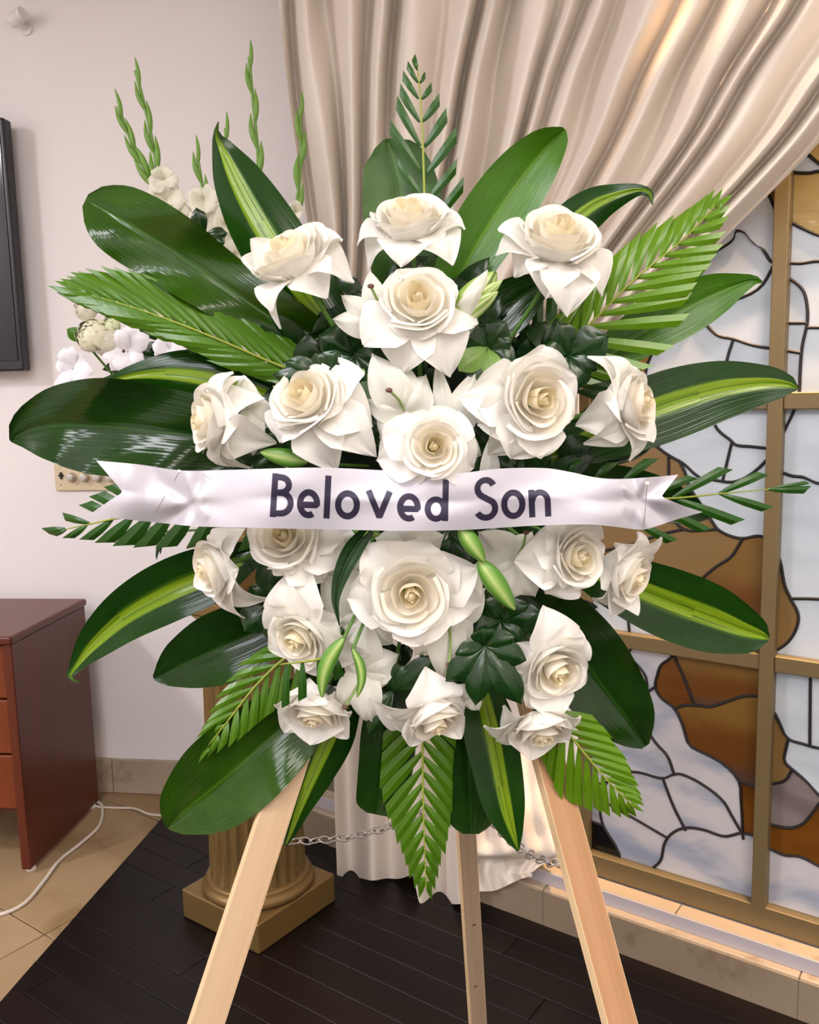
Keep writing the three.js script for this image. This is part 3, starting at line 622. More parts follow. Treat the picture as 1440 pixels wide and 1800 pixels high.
// ------------------------------------------------------------------ easel with chain
const legLine = (a, b) => { const A = at(...a), B = at(...b), t = (0 - B.y) / (A.y - B.y); return [B.clone().lerp(A, t), B]; };
const FOAM = at(748, 830, 1.22);
{
  const t = thing('easel', 'pale wooden three legged easel carrying the funeral flower spray', 'easel', onFloor(830, 1700).setY(0));
  const legs = { left: legLine([362, 1800, 1.02], [515, 1330, 1.15]), right: legLine([1090, 1800, 1.03], [975, 1375, 1.15]), rear: legLine([840, 1800, 1.68], [820, 1475, 1.555]) };
  const apex = at(752, 640, 1.235);
  legs.left[1] = legs.left[0].clone().lerp(legs.left[1], (apex.y - legs.left[0].y) / (legs.left[1].y - legs.left[0].y));
  legs.right[1] = legs.right[0].clone().lerp(legs.right[1], (apex.y - legs.right[0].y) / (legs.right[1].y - legs.right[0].y));
  legs.rear[1] = legs.rear[0].clone().lerp(legs.rear[1], (apex.y - 0.05 - legs.rear[0].y) / (legs.rear[1].y - legs.rear[0].y));
  function leg(a, b, w, th, turn, mat, edge, knots) {
    const dir = b.clone().sub(a), len = dir.length(); dir.normalize();
    const face = V(Math.sin(turn), 0, Math.cos(turn)); face.addScaledVector(dir, -face.dot(dir)).normalize(); const sd = V(0, 0, 0).crossVectors(dir, face).normalize();
    const m = new THREE.Matrix4().makeBasis(sd, dir, face), c = a.clone().lerp(b, 0.5);
    const g = new RoundedBoxGeometry(w, len, th, 2, 0.0015); g.applyMatrix4(m); g.translate(c.x, c.y, c.z);
    const L = part('leg', g, mat, t);
    const eg = new RoundedBoxGeometry(0.0012, len - 0.002, th - 0.002, 1, 0.0004); for (const s of [-1, 1]) { const q = eg.clone(); q.applyMatrix4(m); const e = c.clone().addScaledVector(sd, s * (w / 2 + 0.0003)); q.translate(e.x, e.y, e.z); part('sawn_edge', q, edge, L); }
    for (const [f, o, r] of knots) { const k = new THREE.SphereGeometry(r, 12, 8); k.scale(1.5, 1, 0.25); k.applyMatrix4(m); const p = a.clone().lerp(b, f).addScaledVector(face, th / 2 - r * 0.1).addScaledVector(sd, o); k.translate(p.x, p.y, p.z); part('knot', k, M.knot, L); }
    return (f) => a.clone().lerp(b, f);
  }
  const pl = leg(...legs.left, 0.0415, 0.018, 0.22, M.lumber, M.lumberEdge, [[0.43, -0.006, 0.002]]);
  const pr = leg(...legs.right, 0.041, 0.018, 0.42, M.lumberTan, M.lumberEdge, [[0.26, 0.019, 0.0045]]);
  const pb = leg(...legs.rear, 0.033, 0.018, 0.30, M.lumberGrey, M.lumberEdge, [[0.30, 0.002, 0.003], [0.19, -0.003, 0.003], [0.06, 0.004, 0.0025]]);
  // crosspiece that the foam cage hangs on
  // chain from each front leg to the rear leg
  const chain = new THREE.Group(); chain.name = 'chain'; t.add(chain);
  const yAt = (f, Y) => { let lo = 0, hi = 1; for (let i = 0; i < 40; i++) { const m = (lo + hi) / 2; if (f(m).y < Y) lo = m; else hi = m; } return f(lo); };
  const A = at(492, 1478, 1.155), Bk = at(822, 1382, 1.50), C = at(985, 1521, 1.16);
  const ring = (() => { const pts = []; for (let i = 0; i < 20; i++) { const a = i / 20 * 2 * Math.PI; pts.push(V(Math.cos(a) * 0.0128 * (1 - 0.08 * Math.cos(2 * a)), Math.sin(a) * 0.0064, 0)); } return tube(pts, 0.0014, 40, 6, true); })();
  for (const [P, Q, n, sag] of [[A, Bk, 23, 0.03], [C, Bk, 20, 0.03]]) {
    for (let i = 0; i < n; i++) {
      const f = (i + 0.5) / n, p = P.clone().lerp(Q, f), q = P.clone().lerp(Q, f + 0.01); p.y -= sag * 4 * f * (1 - f); q.y -= sag * 4 * (f + 0.01) * (0.99 - f);
      const d = q.sub(p).normalize(), m = new THREE.Mesh(ring, M.steel); m.name = 'link'; m.castShadow = m.receiveShadow = true;
      m.quaternion.setFromUnitVectors(V(1, 0, 0), d).multiply(new THREE.Quaternion().setFromAxisAngle(V(1, 0, 0), i % 2 ? 0.5 : 1.9));
      m.scale.x = P.distanceTo(Q) / n / 0.0205; m.position.copy(p).sub(t.position); chain.add(m);
    }
  }
}
{
  const t = thing('floral_foam', 'block of wet floral foam hidden behind the white roses', 'foam block', FOAM.clone());
  const g = new THREE.SphereGeometry(1, 32, 24); const p = g.attributes.position; for (let i = 0; i < p.count; i++) { const n = 1 + 0.12 * (vnoise(p.getX(i) * 4 + 20, p.getY(i) * 4 + 20 + p.getZ(i) * 3) - 0.5); p.setXYZ(i, p.getX(i) * n * 0.17, p.getY(i) * n * 0.24, p.getZ(i) * n * 0.05); }
  g.computeVertexNormals(); g.translate(FOAM.x, FOAM.y, FOAM.z); part('foam', g, M.foam, t);
}

// ------------------------------------------------------------------ broad leaves
// pts: base to tip [px, py, half width in px, distance]; cup > 0 brings the edges towards the viewer
function leafGeo(pts, { cup = 0.25, wave = 0.0, skew = 0, nu = 14, nv = 36, ph = 0 } = {}) {
  const n = pts.length; let acc = 0; const ts = [0]; for (let i = 1; i < n; i++) { acc += Math.hypot(pts[i][0] - pts[i - 1][0], pts[i][1] - pts[i - 1][1]); ts.push(acc); }
  const S = spline(pts.map((p, i) => [ts[i] / acc, ...p]));
  return surf(nu, nv, (u, v) => {
    const [x, y, w, d] = S(v), a = S(Math.max(0, v - 0.01)), b = S(Math.min(1, v + 0.01)); let dx = b[0] - a[0], dy = b[1] - a[1]; const l = Math.hypot(dx, dy) || 1; dx /= l; dy /= l;
    const s = (u - 0.5) * 2, ww = Math.max(0.2, w), m = ww * 0.00075;
    const dd = d - cup * m * (Math.abs(s) ** 1.5) + 0.012 * Math.exp(-(s * s) * 90) * 0.25 + wave * m * Math.sin(v * 13 + ph + s * 2.2) * Math.abs(s) + skew * m * s;
    const p = at(x - dy * s * ww, y + dx * s * ww, dd); p.tu = u; p.tv = v * 1.6; return p;
  });
}
function leaf(name, label, mat, pts, opt) {
  const t = thing(name, label, 'leaf', at(...[pts[0][0], pts[0][1], pts[0][3]]), opt?.group);
  part('blade', leafGeo(pts, opt), mat, t);
  const stalk = [pts[0], [lerp(pts[0][0], 748, 0.35), lerp(pts[0][1], 850, 0.35), 0, pts[0][3] + 0.008]].map((p) => at(p[0], p[1], p[3] + 0.003));
  part('stalk', tube(stalk, 0.0025, 4, 6), M.stem, t);
  return t;
}
leaf('broad_leaf', 'glossy broad green leaf with a rounded tip spread out at upper left', LEAF.plain, [[610, 640, 30, 1.21], [510, 580, 50, 1.2], [395, 505, 56, 1.19], [288, 432, 66, 1.18], [208, 384, 62, 1.18], [168, 361, 40, 1.19], [150, 352, 12, 1.195]], { cup: 0.3, wave: 0.3 });
leaf('striped_leaf', 'upright dark leaf with yellow centre stripe and curled tip at upper left', LEAF.stripe, [[650, 655, 22, 1.2], [590, 580, 44, 1.2], [520, 490, 60, 1.2], [458, 390, 58, 1.21], [415, 310, 42, 1.22], [390, 258, 19, 1.225], [380, 235, 6, 1.22], [384, 214, 1, 1.215]], { cup: -0.35 });
leaf('broad_leaf', 'blunt dark green leaf standing behind the topmost rose', LEAF.matte, [[730, 560, 40, 1.22], [722, 480, 66, 1.225], [712, 400, 72, 1.23], [702, 320, 66, 1.24], [690, 272, 50, 1.245], [682, 252, 24, 1.245], [680, 244, 5, 1.245]], { cup: 0.35 });
leaf('broad_leaf', 'tall bright green leaf leaning right above the top right rose', LEAF.bright, [[770, 560, 30, 1.2], [815, 470, 50, 1.205], [862, 390, 58, 1.21], [915, 315, 54, 1.215], [955, 265, 40, 1.21], [982, 238, 22, 1.2], [992, 226, 5, 1.195]], { cup: 0.45, skew: 0.3 });
leaf('striped_leaf', 'small dark striped leaf arching behind the top right rose with drooping tip', LEAF.stripe, [[950, 460, 25, 1.2], [1000, 400, 38, 1.2], [1045, 362, 33, 1.2], [1090, 342, 20, 1.195], [1125, 334, 10, 1.185], [1142, 340, 7, 1.175], [1147, 360, 1, 1.17]], { cup: -0.3 });
leaf('broad_leaf', 'smooth green leaf reaching right behind the light green palm frond', LEAF.bright, [[1040, 650, 26, 1.22], [1120, 590, 42, 1.225], [1200, 545, 47, 1.23], [1262, 515, 36, 1.23], [1305, 498, 18, 1.225], [1328, 492, 8, 1.22], [1340, 496, 2, 1.21]], { cup: 0.3 });
leaf('striped_leaf', 'long yellow striped leaf stretching right beyond the rightmost rose', LEAF.stripe, [[960, 810, 30, 1.2], [1060, 760, 52, 1.2], [1160, 718, 62, 1.2], [1260, 688, 54, 1.205], [1340, 676, 36, 1.21], [1385, 677, 20, 1.21], [1403, 683, 3, 1.21]], { cup: 0.08, skew: -0.1 });
leaf('striped_leaf', 'yellow striped leaf pointing down right below the ribbon', LEAF.stripe, [[1000, 990, 22, 1.2], [1080, 1022, 48, 1.2], [1170, 1058, 62, 1.2], [1250, 1088, 60, 1.205], [1310, 1110, 42, 1.21], [1340, 1119, 25, 1.21], [1352, 1123, 5, 1.21]], { cup: 0.2 });
leaf('broad_leaf', 'dark glossy leaf hanging down right beside the lower right rose', LEAF.deep, [[905, 1020, 24, 1.18], [965, 1085, 62, 1.175], [1020, 1150, 74, 1.175], [1072, 1222, 68, 1.18], [1106, 1268, 52, 1.185], [1124, 1296, 30, 1.19], [1135, 1312, 8, 1.19]], { cup: 0.45, wave: 0.12 });
leaf('broad_leaf', 'largest dark glossy leaf stretching left above the ribbon tail', LEAF.deep, [[460, 790, 26, 1.2], [370, 770, 66, 1.19], [280, 760, 80, 1.185], [180, 750, 86, 1.185], [105, 748, 72, 1.19], [55, 756, 48, 1.2], [30, 766, 26, 1.205], [18, 775, 3, 1.205]], { cup: 0.35, wave: 0.2, ph: 1 });
leaf('broad_leaf', 'sliver of dark leaf showing between the largest left leaf and the ribbon', LEAF.deep, [[470, 850, 20, 1.215], [400, 840, 36, 1.215], [320, 830, 46, 1.22], [260, 832, 40, 1.225], [222, 838, 16, 1.23], [205, 842, 2, 1.23]], { cup: 0.3 });
leaf('striped_leaf', 'narrow striped leaf lying left under the left palm frond', LEAF.stripe, [[520, 712, 18, 1.2], [450, 688, 46, 1.19], [380, 666, 50, 1.185], [310, 656, 40, 1.185], [245, 658, 22, 1.19], [195, 668, 9, 1.195], [150, 678, 2, 1.21]], { cup: -0.3 });
leaf('striped_leaf', 'striped leaf drooping left below the ribbon with a twisted tip', LEAF.stripe, [[450, 970, 22, 1.2], [370, 1008, 50, 1.195], [290, 1042, 54, 1.19], [220, 1082, 46, 1.19], [165, 1130, 31, 1.19], [132, 1172, 12, 1.185], [122, 1190, 6, 1.18], [140, 1200, 1, 1.175]], { cup: 0.3 });
leaf('broad_leaf', 'dark green leaf at lower left above the palm leaflets', LEAF.deep, [[530, 1070, 26, 1.2], [450, 1112, 58, 1.195], [380, 1142, 64, 1.19], [320, 1168, 46, 1.195], [285, 1186, 22, 1.2], [270, 1192, 4, 1.2]], { cup: 0.35 });
leaf('broad_leaf', 'big rounded leaf hanging lowest at the left over the easel leg', LEAF.plain, [[580, 1200, 36, 1.165], [515, 1262, 66, 1.15], [440, 1330, 82, 1.135], [375, 1385, 80, 1.13], [325, 1425, 56, 1.135], [303, 1447, 30, 1.14], [295, 1456, 6, 1.145]], { cup: 0.35, wave: 0.15 });
leaf('striped_leaf', 'narrow striped leaf hanging straight down beside the left easel leg', LEAF.stripe, [[610, 1225, 30, 1.16], [578, 1290, 46, 1.155], [548, 1360, 38, 1.15], [525, 1420, 22, 1.145], [510, 1465, 10, 1.14], [502, 1485, 4, 1.135]], { cup: -0.45 });
leaf('broad_leaf', 'blunt dark leaf hanging down left of the bottom palm frond', LEAF.deep, [[690, 1210, 36, 1.17], [684, 1280, 48, 1.165], [678, 1350, 48, 1.16], [668, 1400, 42, 1.16], [664, 1422, 36, 1.16], [662, 1432, 18, 1.16]], { cup: 0.3 });
leaf('broad_leaf', 'blunt dark leaf hanging down right of the bottom palm frond', LEAF.deep, [[818, 1190, 40, 1.175], [822, 1280, 54, 1.17], [826, 1370, 52, 1.165], [828, 1425, 44, 1.165], [828, 1452, 34, 1.165], [828, 1466, 14, 1.165]], { cup: 0.35 });
leaf('striped_leaf', 'striped leaf hanging to a point beside the blunt bottom leaves', LEAF.stripe, [[840, 1190, 28, 1.16], [858, 1270, 46, 1.155], [874, 1350, 44, 1.15], [888, 1420, 36, 1.145], [902, 1468, 18, 1.145], [911, 1496, 2, 1.145]], { cup: 0.25 });
leaf('broad_leaf', 'green leaf half hidden behind the right end of the ribbon', LEAF.deep, [[960, 850, 26, 1.2], [1050, 858, 44, 1.205], [1130, 872, 44, 1.21], [1195, 890, 32, 1.21], [1232, 904, 16, 1.21], [1246, 910, 3, 1.21]], { cup: 0.4 });
leaf('broad_leaf', 'thin curved dark leaf below the ribbon beside the large central rose', LEAF.sprig, [[650, 930, 10, 1.05], [622, 965, 17, 1.05], [600, 1010, 14, 1.045], [590, 1055, 7, 1.04], [597, 1100, 1, 1.035]], { cup: 0.3 });
leaf('broad_leaf', 'dark leaf behind the cut lily bud near the top right rose', LEAF.deep, [[800, 640, 22, 1.19], [850, 580, 44, 1.19], [905, 530, 44, 1.19], [950, 500, 22, 1.19], [970, 490, 3, 1.19]], { cup: 0.3 });
leaf('broad_leaf', 'dark broad leaf crossing behind the right roses above the ribbon', LEAF.deep, [[860, 830, 28, 1.21], [940, 790, 46, 1.21], [1030, 785, 44, 1.21], [1110, 790, 20, 1.21], [1150, 780, 3, 1.21]], { cup: 0.3 });

// ------------------------------------------------------------------ palm fronds
// one trimmed leaflet from the rachis (sx, sy) to its cut end (tx, ty)
function leaflet(sx, sy, sd, tx, ty, td, w, cutA, cutB, fold = 0.38) {
  const dx = tx - sx, dy = ty - sy, L = Math.hypot(dx, dy), ux = dx / L, uy = dy / L;
  const g = surf(2, 8, (u, v) => {
    const s = (u - 0.5) * 2, len = L + lerp(cutA, cutB, u), k = v * len, ww = w * 0.5 * Math.min(1, 0.3 + 1.75 * v - 1.0 * v * v);
    const d = lerp(sd, td, v) + fold * 0.00075 * ww * Math.abs(s) - 0.004 * Math.sin(v * Math.PI);
    const p = at(sx + ux * k - uy * s * ww, sy + uy * k + ux * s * ww, d); p.tu = u; p.tv = v; return p;
  }).toNonIndexed(); g.computeVertexNormals(); return g;
}
function frondThing(name, label, mat, rach, list, group) {
  const b = rach[0], t = thing(name, label, 'palm frond', at(...b), group);
  const C = new THREE.CatmullRomCurve3(rach.map((p) => at(p[0], p[1], p[2] - 0.002)));
  part('rachis', sweep(C.getPoints(24), (v) => lerp(0.0022, 0.0007, v), 24, 7), M.rachis, t);
  for (const l of list) part('leaflet', leaflet(...l), mat, t);
}
// rach: base to tip; sides: {a: angle from the rachis in degrees [base, tip], len: [[t, px] ...], dz, t0, t1}
function frond(label, mat, rach, n, w, sides) {
  let acc = 0; const ts = [0]; for (let i = 1; i < rach.length; i++) { acc += Math.hypot(rach[i][0] - rach[i - 1][0], rach[i][1] - rach[i - 1][1]); ts.push(acc); }
  const S = spline(rach.map((p, i) => [ts[i] / acc, ...p])), list = [];
  sides.forEach((sd, k) => {
    const Ln = spline(sd.len);
    for (let i = 0; i < n; i++) {
      const t = lerp(sd.t0 ?? 0.03, sd.t1 ?? 0.97, (i + 0.5 * k * 0.6) / (n - 1 + 0.3)); if (t > 0.985) continue;
      const [x, y, d] = S(t), a0 = S(t - 0.01), a1 = S(t + 0.01), base = Math.atan2(a1[1] - a0[1], a1[0] - a0[0]);
      const ang = base + THREE.MathUtils.degToRad(lerp(sd.a[0], sd.a[1], t) + rr(-1.5, 1.5)), len = Math.max(6, Ln(t)[0] * rr(0.97, 1.03)), dT = w / acc * 0.9, sl = (Ln(Math.min(1, t + dT))[0] - Ln(Math.max(0, t - dT))[0]) * 0.5;
      const sg = Math.sign(sd.a[0]), cutK = Math.min(w * 1.1, w * 0.9 * 0.5 / Math.tan(Math.abs(THREE.MathUtils.degToRad(lerp(sd.a[0], sd.a[1], t))))) + sl * 0.5;
      // the end is cut along the outline of the frond: the edge nearer the tip of the rachis is cut shorter
      const f = sg > 0 ? [cutK, -cutK] : [-cutK, cutK];
      list.push([x, y, d, x + Math.cos(ang) * len, y + Math.sin(ang) * len, d + (sd.dz ?? 0) + rr(-0.004, 0.004), w * lerp(1, 0.75, t) * (sd.w ?? 1), f[0], f[1]]);
    }
  });
  frondThing('palm_frond', label, mat, rach, list);
}
const pair = (sx, sy, tx, ty, w, d, c = 0, dz = 0.004) => [sx, sy, d, tx, ty, d + dz, w, c * 1.5, -c * 1.5];
frondThing('palm_frond', 'upright palm frond with trimmed leaflets at the very top', LEAF.palmDark, [[748, 440, 1.2], [746, 330, 1.205], [741, 200, 1.22], [734, 112, 1.235]], [
  pair(741, 302, 686, 224, 16, 1.21, -7), pair(739, 257, 697, 180, 15, 1.215, -7), pair(738, 215, 703, 158, 14, 1.218, -6), pair(736, 174, 708, 133, 12, 1.222, -5), pair(735, 146, 716, 114, 10, 1.227, -4), pair(734, 124, 727, 100, 9, 1.232, -3),
  pair(748, 309, 803, 236, 18, 1.21, 8), pair(746, 259, 786, 202, 17, 1.215, 7), pair(743, 214, 773, 175, 15, 1.218, 6), pair(741, 175, 759, 153, 11, 1.222, 4), pair(738, 147, 748, 131, 8, 1.227, 3),
  pair(752, 352, 803, 292, 17, 1.205, 8), pair(756, 398, 815, 324, 17, 1.205, 8), pair(770, 440, 820, 383, 17, 1.205, 8), pair(746, 350, 700, 290, 15, 1.206, -7)]);
frond('dense palm frond spreading left over the big upper left leaf', LEAF.palm, [[590, 676, 1.185], [493, 643, 1.17], [392, 600, 1.165], [299, 563, 1.165], [222, 537, 1.17], [130, 511, 1.175]], 18, 20, [
  { a: [26, 14], len: [[0, 120], [0.3, 146], [0.55, 150], [0.75, 120], [0.88, 70], [1, 28]], dz: 0.012 },
  { a: [-22, -9], len: [[0, 80], [0.3, 120], [0.6, 132], [0.8, 100], [1, 36]], dz: -0.008 }]);
frond('light green palm frond fanning to the upper right beside the curtain', LEAF.palmLight, [[900, 640, 1.19], [996, 600, 1.17], [1025, 581, 1.165], [1108, 498, 1.165], [1204, 418, 1.17], [1266, 352, 1.18]], 15, 24, [
  { a: [-36, -24], len: [[0, 80], [0.25, 105], [0.5, 98], [0.72, 80], [0.88, 50], [1, 10]], dz: 0.02 },
  { a: [43, 28], len: [[0, 110], [0.25, 168], [0.45, 145], [0.65, 108], [0.82, 66], [1, 14]], dz: -0.012 }]);
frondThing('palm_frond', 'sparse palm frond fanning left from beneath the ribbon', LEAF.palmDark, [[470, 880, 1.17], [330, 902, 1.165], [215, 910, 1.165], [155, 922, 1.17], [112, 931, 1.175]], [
  pair(158, 920, 112, 908, 13, 1.168, -3.0), pair(115, 929, 80, 934, 13, 1.172, -4.5), pair(117, 931, 94, 941, 8, 1.172, -3.0), pair(153, 923, 120, 946, 13, 1.168, -6.0), pair(198, 913, 152, 949, 17, 1.166, -6.75), pair(233, 909, 184, 954, 24, 1.165, -9.0), pair(266, 907, 218, 959, 29, 1.165, -9.75),
  pair(300, 905, 254, 961, 29, 1.165, -9.75), pair(338, 902, 292, 962, 29, 1.165, -9.0), pair(380, 896, 345, 961, 29, 1.166, -8.25), pair(422, 890, 388, 956, 29, 1.168, -8.25), pair(470, 890, 436, 965, 29, 1.17, -8.25),
  pair(205, 911, 150, 884, 18, 1.166, 6.0), pair(245, 908, 170, 868, 22, 1.166, 6.75), pair(285, 906, 196, 852, 22, 1.166, 6.75)]);
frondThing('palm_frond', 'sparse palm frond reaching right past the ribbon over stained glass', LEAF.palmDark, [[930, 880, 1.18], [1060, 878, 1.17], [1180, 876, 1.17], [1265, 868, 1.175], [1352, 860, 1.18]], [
  pair(1183, 875, 1276, 823, 17, 1.17, -6.75), pair(1263, 868, 1342, 832, 15, 1.174, -6.0), pair(1349, 860, 1420, 848, 7, 1.18, -2.25), pair(1349, 860, 1420, 861, 14, 1.18, 4.5), pair(1265, 868, 1350, 895, 15, 1.174, 6.0), pair(1186, 876, 1298, 918, 18, 1.17, 6.75), pair(1165, 895, 1240, 933, 17, 1.172, 6.0), pair(1120, 920, 1182, 952, 16, 1.172, 5.25),
  pair(1150, 868, 1218, 838, 14, 1.17, -5.25), pair(1095, 845, 1146, 806, 16, 1.172, -6.75), pair(1046, 840, 1078, 813, 14, 1.174, -5.25), pair(1000, 830, 1018, 808, 12, 1.176, -4.5)]);
frond('palm frond hanging straight down to a point at the bottom', LEAF.palm, [[742, 1230, 1.15], [743, 1320, 1.145], [745, 1440, 1.14], [749, 1560, 1.14]], 12, 22, [
  { a: [47, 30], len: [[0, 92], [0.25, 108], [0.5, 84], [0.75, 54], [0.9, 34], [1, 16]], dz: 0.008 },
  { a: [-47, -30], len: [[0, 80], [0.25, 78], [0.5, 74], [0.75, 48], [0.9, 32], [1, 16]], dz: 0.008 }]);
frond('palm frond drooping down left across the lowest round leaf', LEAF.palm, [[545, 1130, 1.13], [497, 1160, 1.125], [450, 1205, 1.12], [400, 1268, 1.118], [355, 1324, 1.118]], 10, 17, [
  { a: [-46, -20], len: [[0, 100], [0.3, 88], [0.6, 66], [0.85, 34], [1, 12]], dz: -0.006 },
  { a: [28, 20], len: [[0, 70], [0.3, 78], [0.6, 72], [0.85, 36], [1, 12]], dz: 0.006 }]);
frond('bright palm frond fanning down right over the right easel leg', LEAF.palmLight, [[960, 1240, 1.13], [1000, 1290, 1.12], [1033, 1331, 1.115], [1071, 1375, 1.115], [1114, 1418, 1.115]], 11, 18, [
  { a: [46, 30], len: [[0, 90], [0.25, 118], [0.45, 96], [0.7, 62], [0.9, 34], [1, 10]], dz: 0.01 },
  { a: [-40, -26], len: [[0, 80], [0.3, 90], [0.55, 74], [0.8, 46], [1, 10]], dz: 0.004 }]);
frond('short dark palm tips poking out between the lower left roses', LEAF.palmDark, [[590, 1150, 1.06], [555, 1160, 1.055], [515, 1165, 1.05], [492, 1168, 1.05]], 4, 18, [
  { a: [-86, -82], len: [[0, 42], [0.5, 62], [1, 80]], dz: 0.0 }]);
frondThing('palm_frond', 'dark palm leaflets behind the right roses under the light green frond', LEAF.palmDark, [[870, 660, 1.2], [960, 620, 1.2], [1040, 640, 1.2]], [900, 922, 944, 966, 988, 1010].map((x, i) => pair(x, 640 - i * 4, x - 4 + i * 3, 510 + (i % 2) * 14, 20, 1.2, 0)).concat([0, 1, 2, 3].map((i) => pair(980 + i * 12, 640 + i * 16, 1090 + i * 5, 640 + i * 22, 22, 1.2, 0))));

// ------------------------------------------------------------------ roses
// an outer petal: from base B it swells past the side of the cup and folds back to its tip T
function petalGeo(B, c1, c2, T, W, half, o = {}) {
  const curve = new THREE.CubicBezierCurve3(B, c1, c2, T), nu = o.nu ?? 12, nv = o.nv ?? 16, ph = rr(0, 6.28), curl = o.curl ?? 0.3, sharp = o.sharp ?? 0.75, asym = rr(-0.18, 0.18);
  return surf(nu, nv, (u, v) => {
    const p = curve.getPoint(v), tg = curve.getTangent(v), s = (u - 0.5) * 2, w = W.clone().addScaledVector(tg, -W.dot(tg)).normalize(), n = V(0, 0, 0).crossVectors(w, tg);
    let k = o.lance ? Math.pow(Math.sin(Math.PI * Math.pow(clamp(0.10 + v * 0.9, 0, 1), o.le ?? 0.85)), o.le ? 0.95 : 0.8) : v < 0.62 ? lerp(0.4, 1, Math.sin(v / 0.62 * Math.PI / 2)) : Math.pow(Math.max(0, (1 - v) / 0.38), sharp);
    k = Math.max(k, 0.03);
    const hw = half * k * (1 + asym * Math.sign(s) * v);
    const edge = 0.05 * half * Math.sin(v * 9 + ph + s * 2.5) * Math.abs(s) * v + 0.03 * half * Math.sin(u * 13 + v * 7 + ph);
    p.addScaledVector(w, s * hw).addScaledVector(n, -curl * half * s * s * k * smooth(0.15, 0.8, v) + edge + (o.groove ?? 0) * half * Math.exp(-s * s * 18) * -1);
    return p;
  });
}
// the cup of a rose: spiral petals around its axis
function cupPetal(C, X, Y, Z, R, t, a0) {
  const dA = lerp(1.7, 1.05, t) * rr(0.92, 1.08), rim = R * (0.07 + 0.90 * Math.pow(t, 1.05)) * rr(0.95, 1.05), top = R * lerp(0.50, 0.34, Math.pow(t, 1.5)) + R * rr(-0.05, 0.05), bot = -0.62 * R, ph = rr(0, 6.28), lip = smooth(0.3, 1, t), tilt = rr(-0.10, 0.10) * R;
  return surf(16, 14, (u, v) => {
    const s = (u - 0.5) * 2, a = a0 + s * dA;
    let r = rim * (0.30 + 0.70 * Math.pow(Math.sin(Math.min(1, v * 1.1) * Math.PI / 2), 0.75)); r *= 1 + 0.11 * s * (0.4 + 0.6 * v);
    if (t < 0.6) r *= 1 - 0.3 * v * v * v * (0.6 - t) / 0.6;
    let y = lerp(bot, top, v) - (0.26 * R) * Math.pow(Math.abs(s), 2.2) * v * (0.3 + 0.7 * t) + tilt * s * v;
    const c = smooth(0.72, 1, v); r += c * c * lip * 0.15 * R; y -= c * c * lip * 0.10 * R * (0.6 + 0.4 * Math.abs(s));
    y += 0.03 * R * Math.sin(s * 4 + ph) * v; r += 0.022 * R * Math.sin(s * 6 + ph * 2) * v;
    return C.clone().addScaledVector(X, Math.cos(a) * r).addScaledVector(Z, Math.sin(a) * r).addScaledVector(Y, y);
  });
}
function rose(label, c, Rpx, axis, tips, opt = {}) {
  const C = at(...c), Y = V(...axis).normalize(), k = c[2] / FOCAL, R = Rpx * k;
  const X = V(0, 1, 0.3).cross(Y).normalize(), Z = V(0, 0, 0).crossVectors(X, Y);
  const base = C.clone().addScaledVector(Y, -0.62 * R), t = thing('rose', label, 'rose', base.clone(), opt.group);
  const N = opt.n ?? 13, th0 = rr(0, 6.28);
  for (let i = 0; i < N; i++) { const q = i / (N - 1); part('petal', cupPetal(C, X, Y, Z, R, q, th0 + i * 2.4, q < 0.4), q < 0.5 ? M.petalHeart : q < 0.92 ? M.petalCream : M.petal, t); }
  for (const [tx, ty, wp, dz = 0.012] of tips) {
    const T = at(tx, ty, c[2] + dz), out = T.clone().sub(C), along = out.dot(Y), d = out.clone().addScaledVector(Y, -along);
    if (d.length() < 0.35 * out.length()) d.addScaledVector(V(0, 0, 1).addScaledVector(Y, -Y.z), 0.5 * out.length());
    d.normalize();
    const W = V(0, 0, 0).crossVectors(Y, d).normalize();
    const c1 = base.clone().addScaledVector(d, R * 0.95).addScaledVector(Y, R * 0.1), reach = Math.max(0.2, d.dot(out));
    const c2 = C.clone().addScaledVector(d, Math.min(R * 1.25, d.dot(out) * 0.75)).addScaledVector(Y, R * 0.12).lerp(T, 0.25);
    part('petal', petalGeo(base.clone(), c1, c2, T, W, wp * k * 1.12, { curl: 0.26 }), M.petal, t);
  }
  { const g = new THREE.SphereGeometry(1, 14, 12); g.scale(0.18 * R, 0.58 * R, 0.18 * R); g.applyMatrix4(new THREE.Matrix4().makeBasis(X, Y, Z)); const p = C.clone().addScaledVector(Y, -0.16 * R); g.translate(p.x, p.y, p.z); part('heart', g, M.petalHeart, t); }
  // petals that hug the cup
  for (let i = 0; i < 5; i++) part('petal', cupPetal(C.clone().addScaledVector(Y, -0.10 * R), X, Y, Z, R * rr(1.0, 1.1), 1.0, th0 + 1 + i * 1.257, false), M.petal, t);
  const S = FOAM.clone().lerp(base, 0.3); S.z = Math.min(S.z, FOAM.z + 0.03);
  part('stem', tube([base.clone(), base.clone().addScaledVector(Y, -0.03), S], 0.003, 10, 7), M.stem, t);
  const sg = new THREE.SphereGeometry(R * 0.24, 12, 8); sg.translate(base.x, base.y, base.z); part('hip', sg, M.stem, t);
  return t;
}
rose('white rose at the very top centre, under the upright palm frond', [722, 378, 1.12], 54, [-0.05, 0.82, 0.55], [[628, 432, 34], [648, 478, 32], [705, 470, 42, -0.03], [795, 467, 42, -0.02], [817, 404, 36], [662, 400, 30], [770, 440, 30, -0.02]]);
rose('white rose at upper left with a long petal bent straight down', [505, 445, 1.1], 57, [-0.42, 0.72, 0.5], [[424, 455, 38], [480, 550, 36, -0.01], [494, 578, 24], [622, 497, 46], [602, 424, 42], [551, 392, 34], [575, 525, 40, -0.01], [440, 420, 34]]);
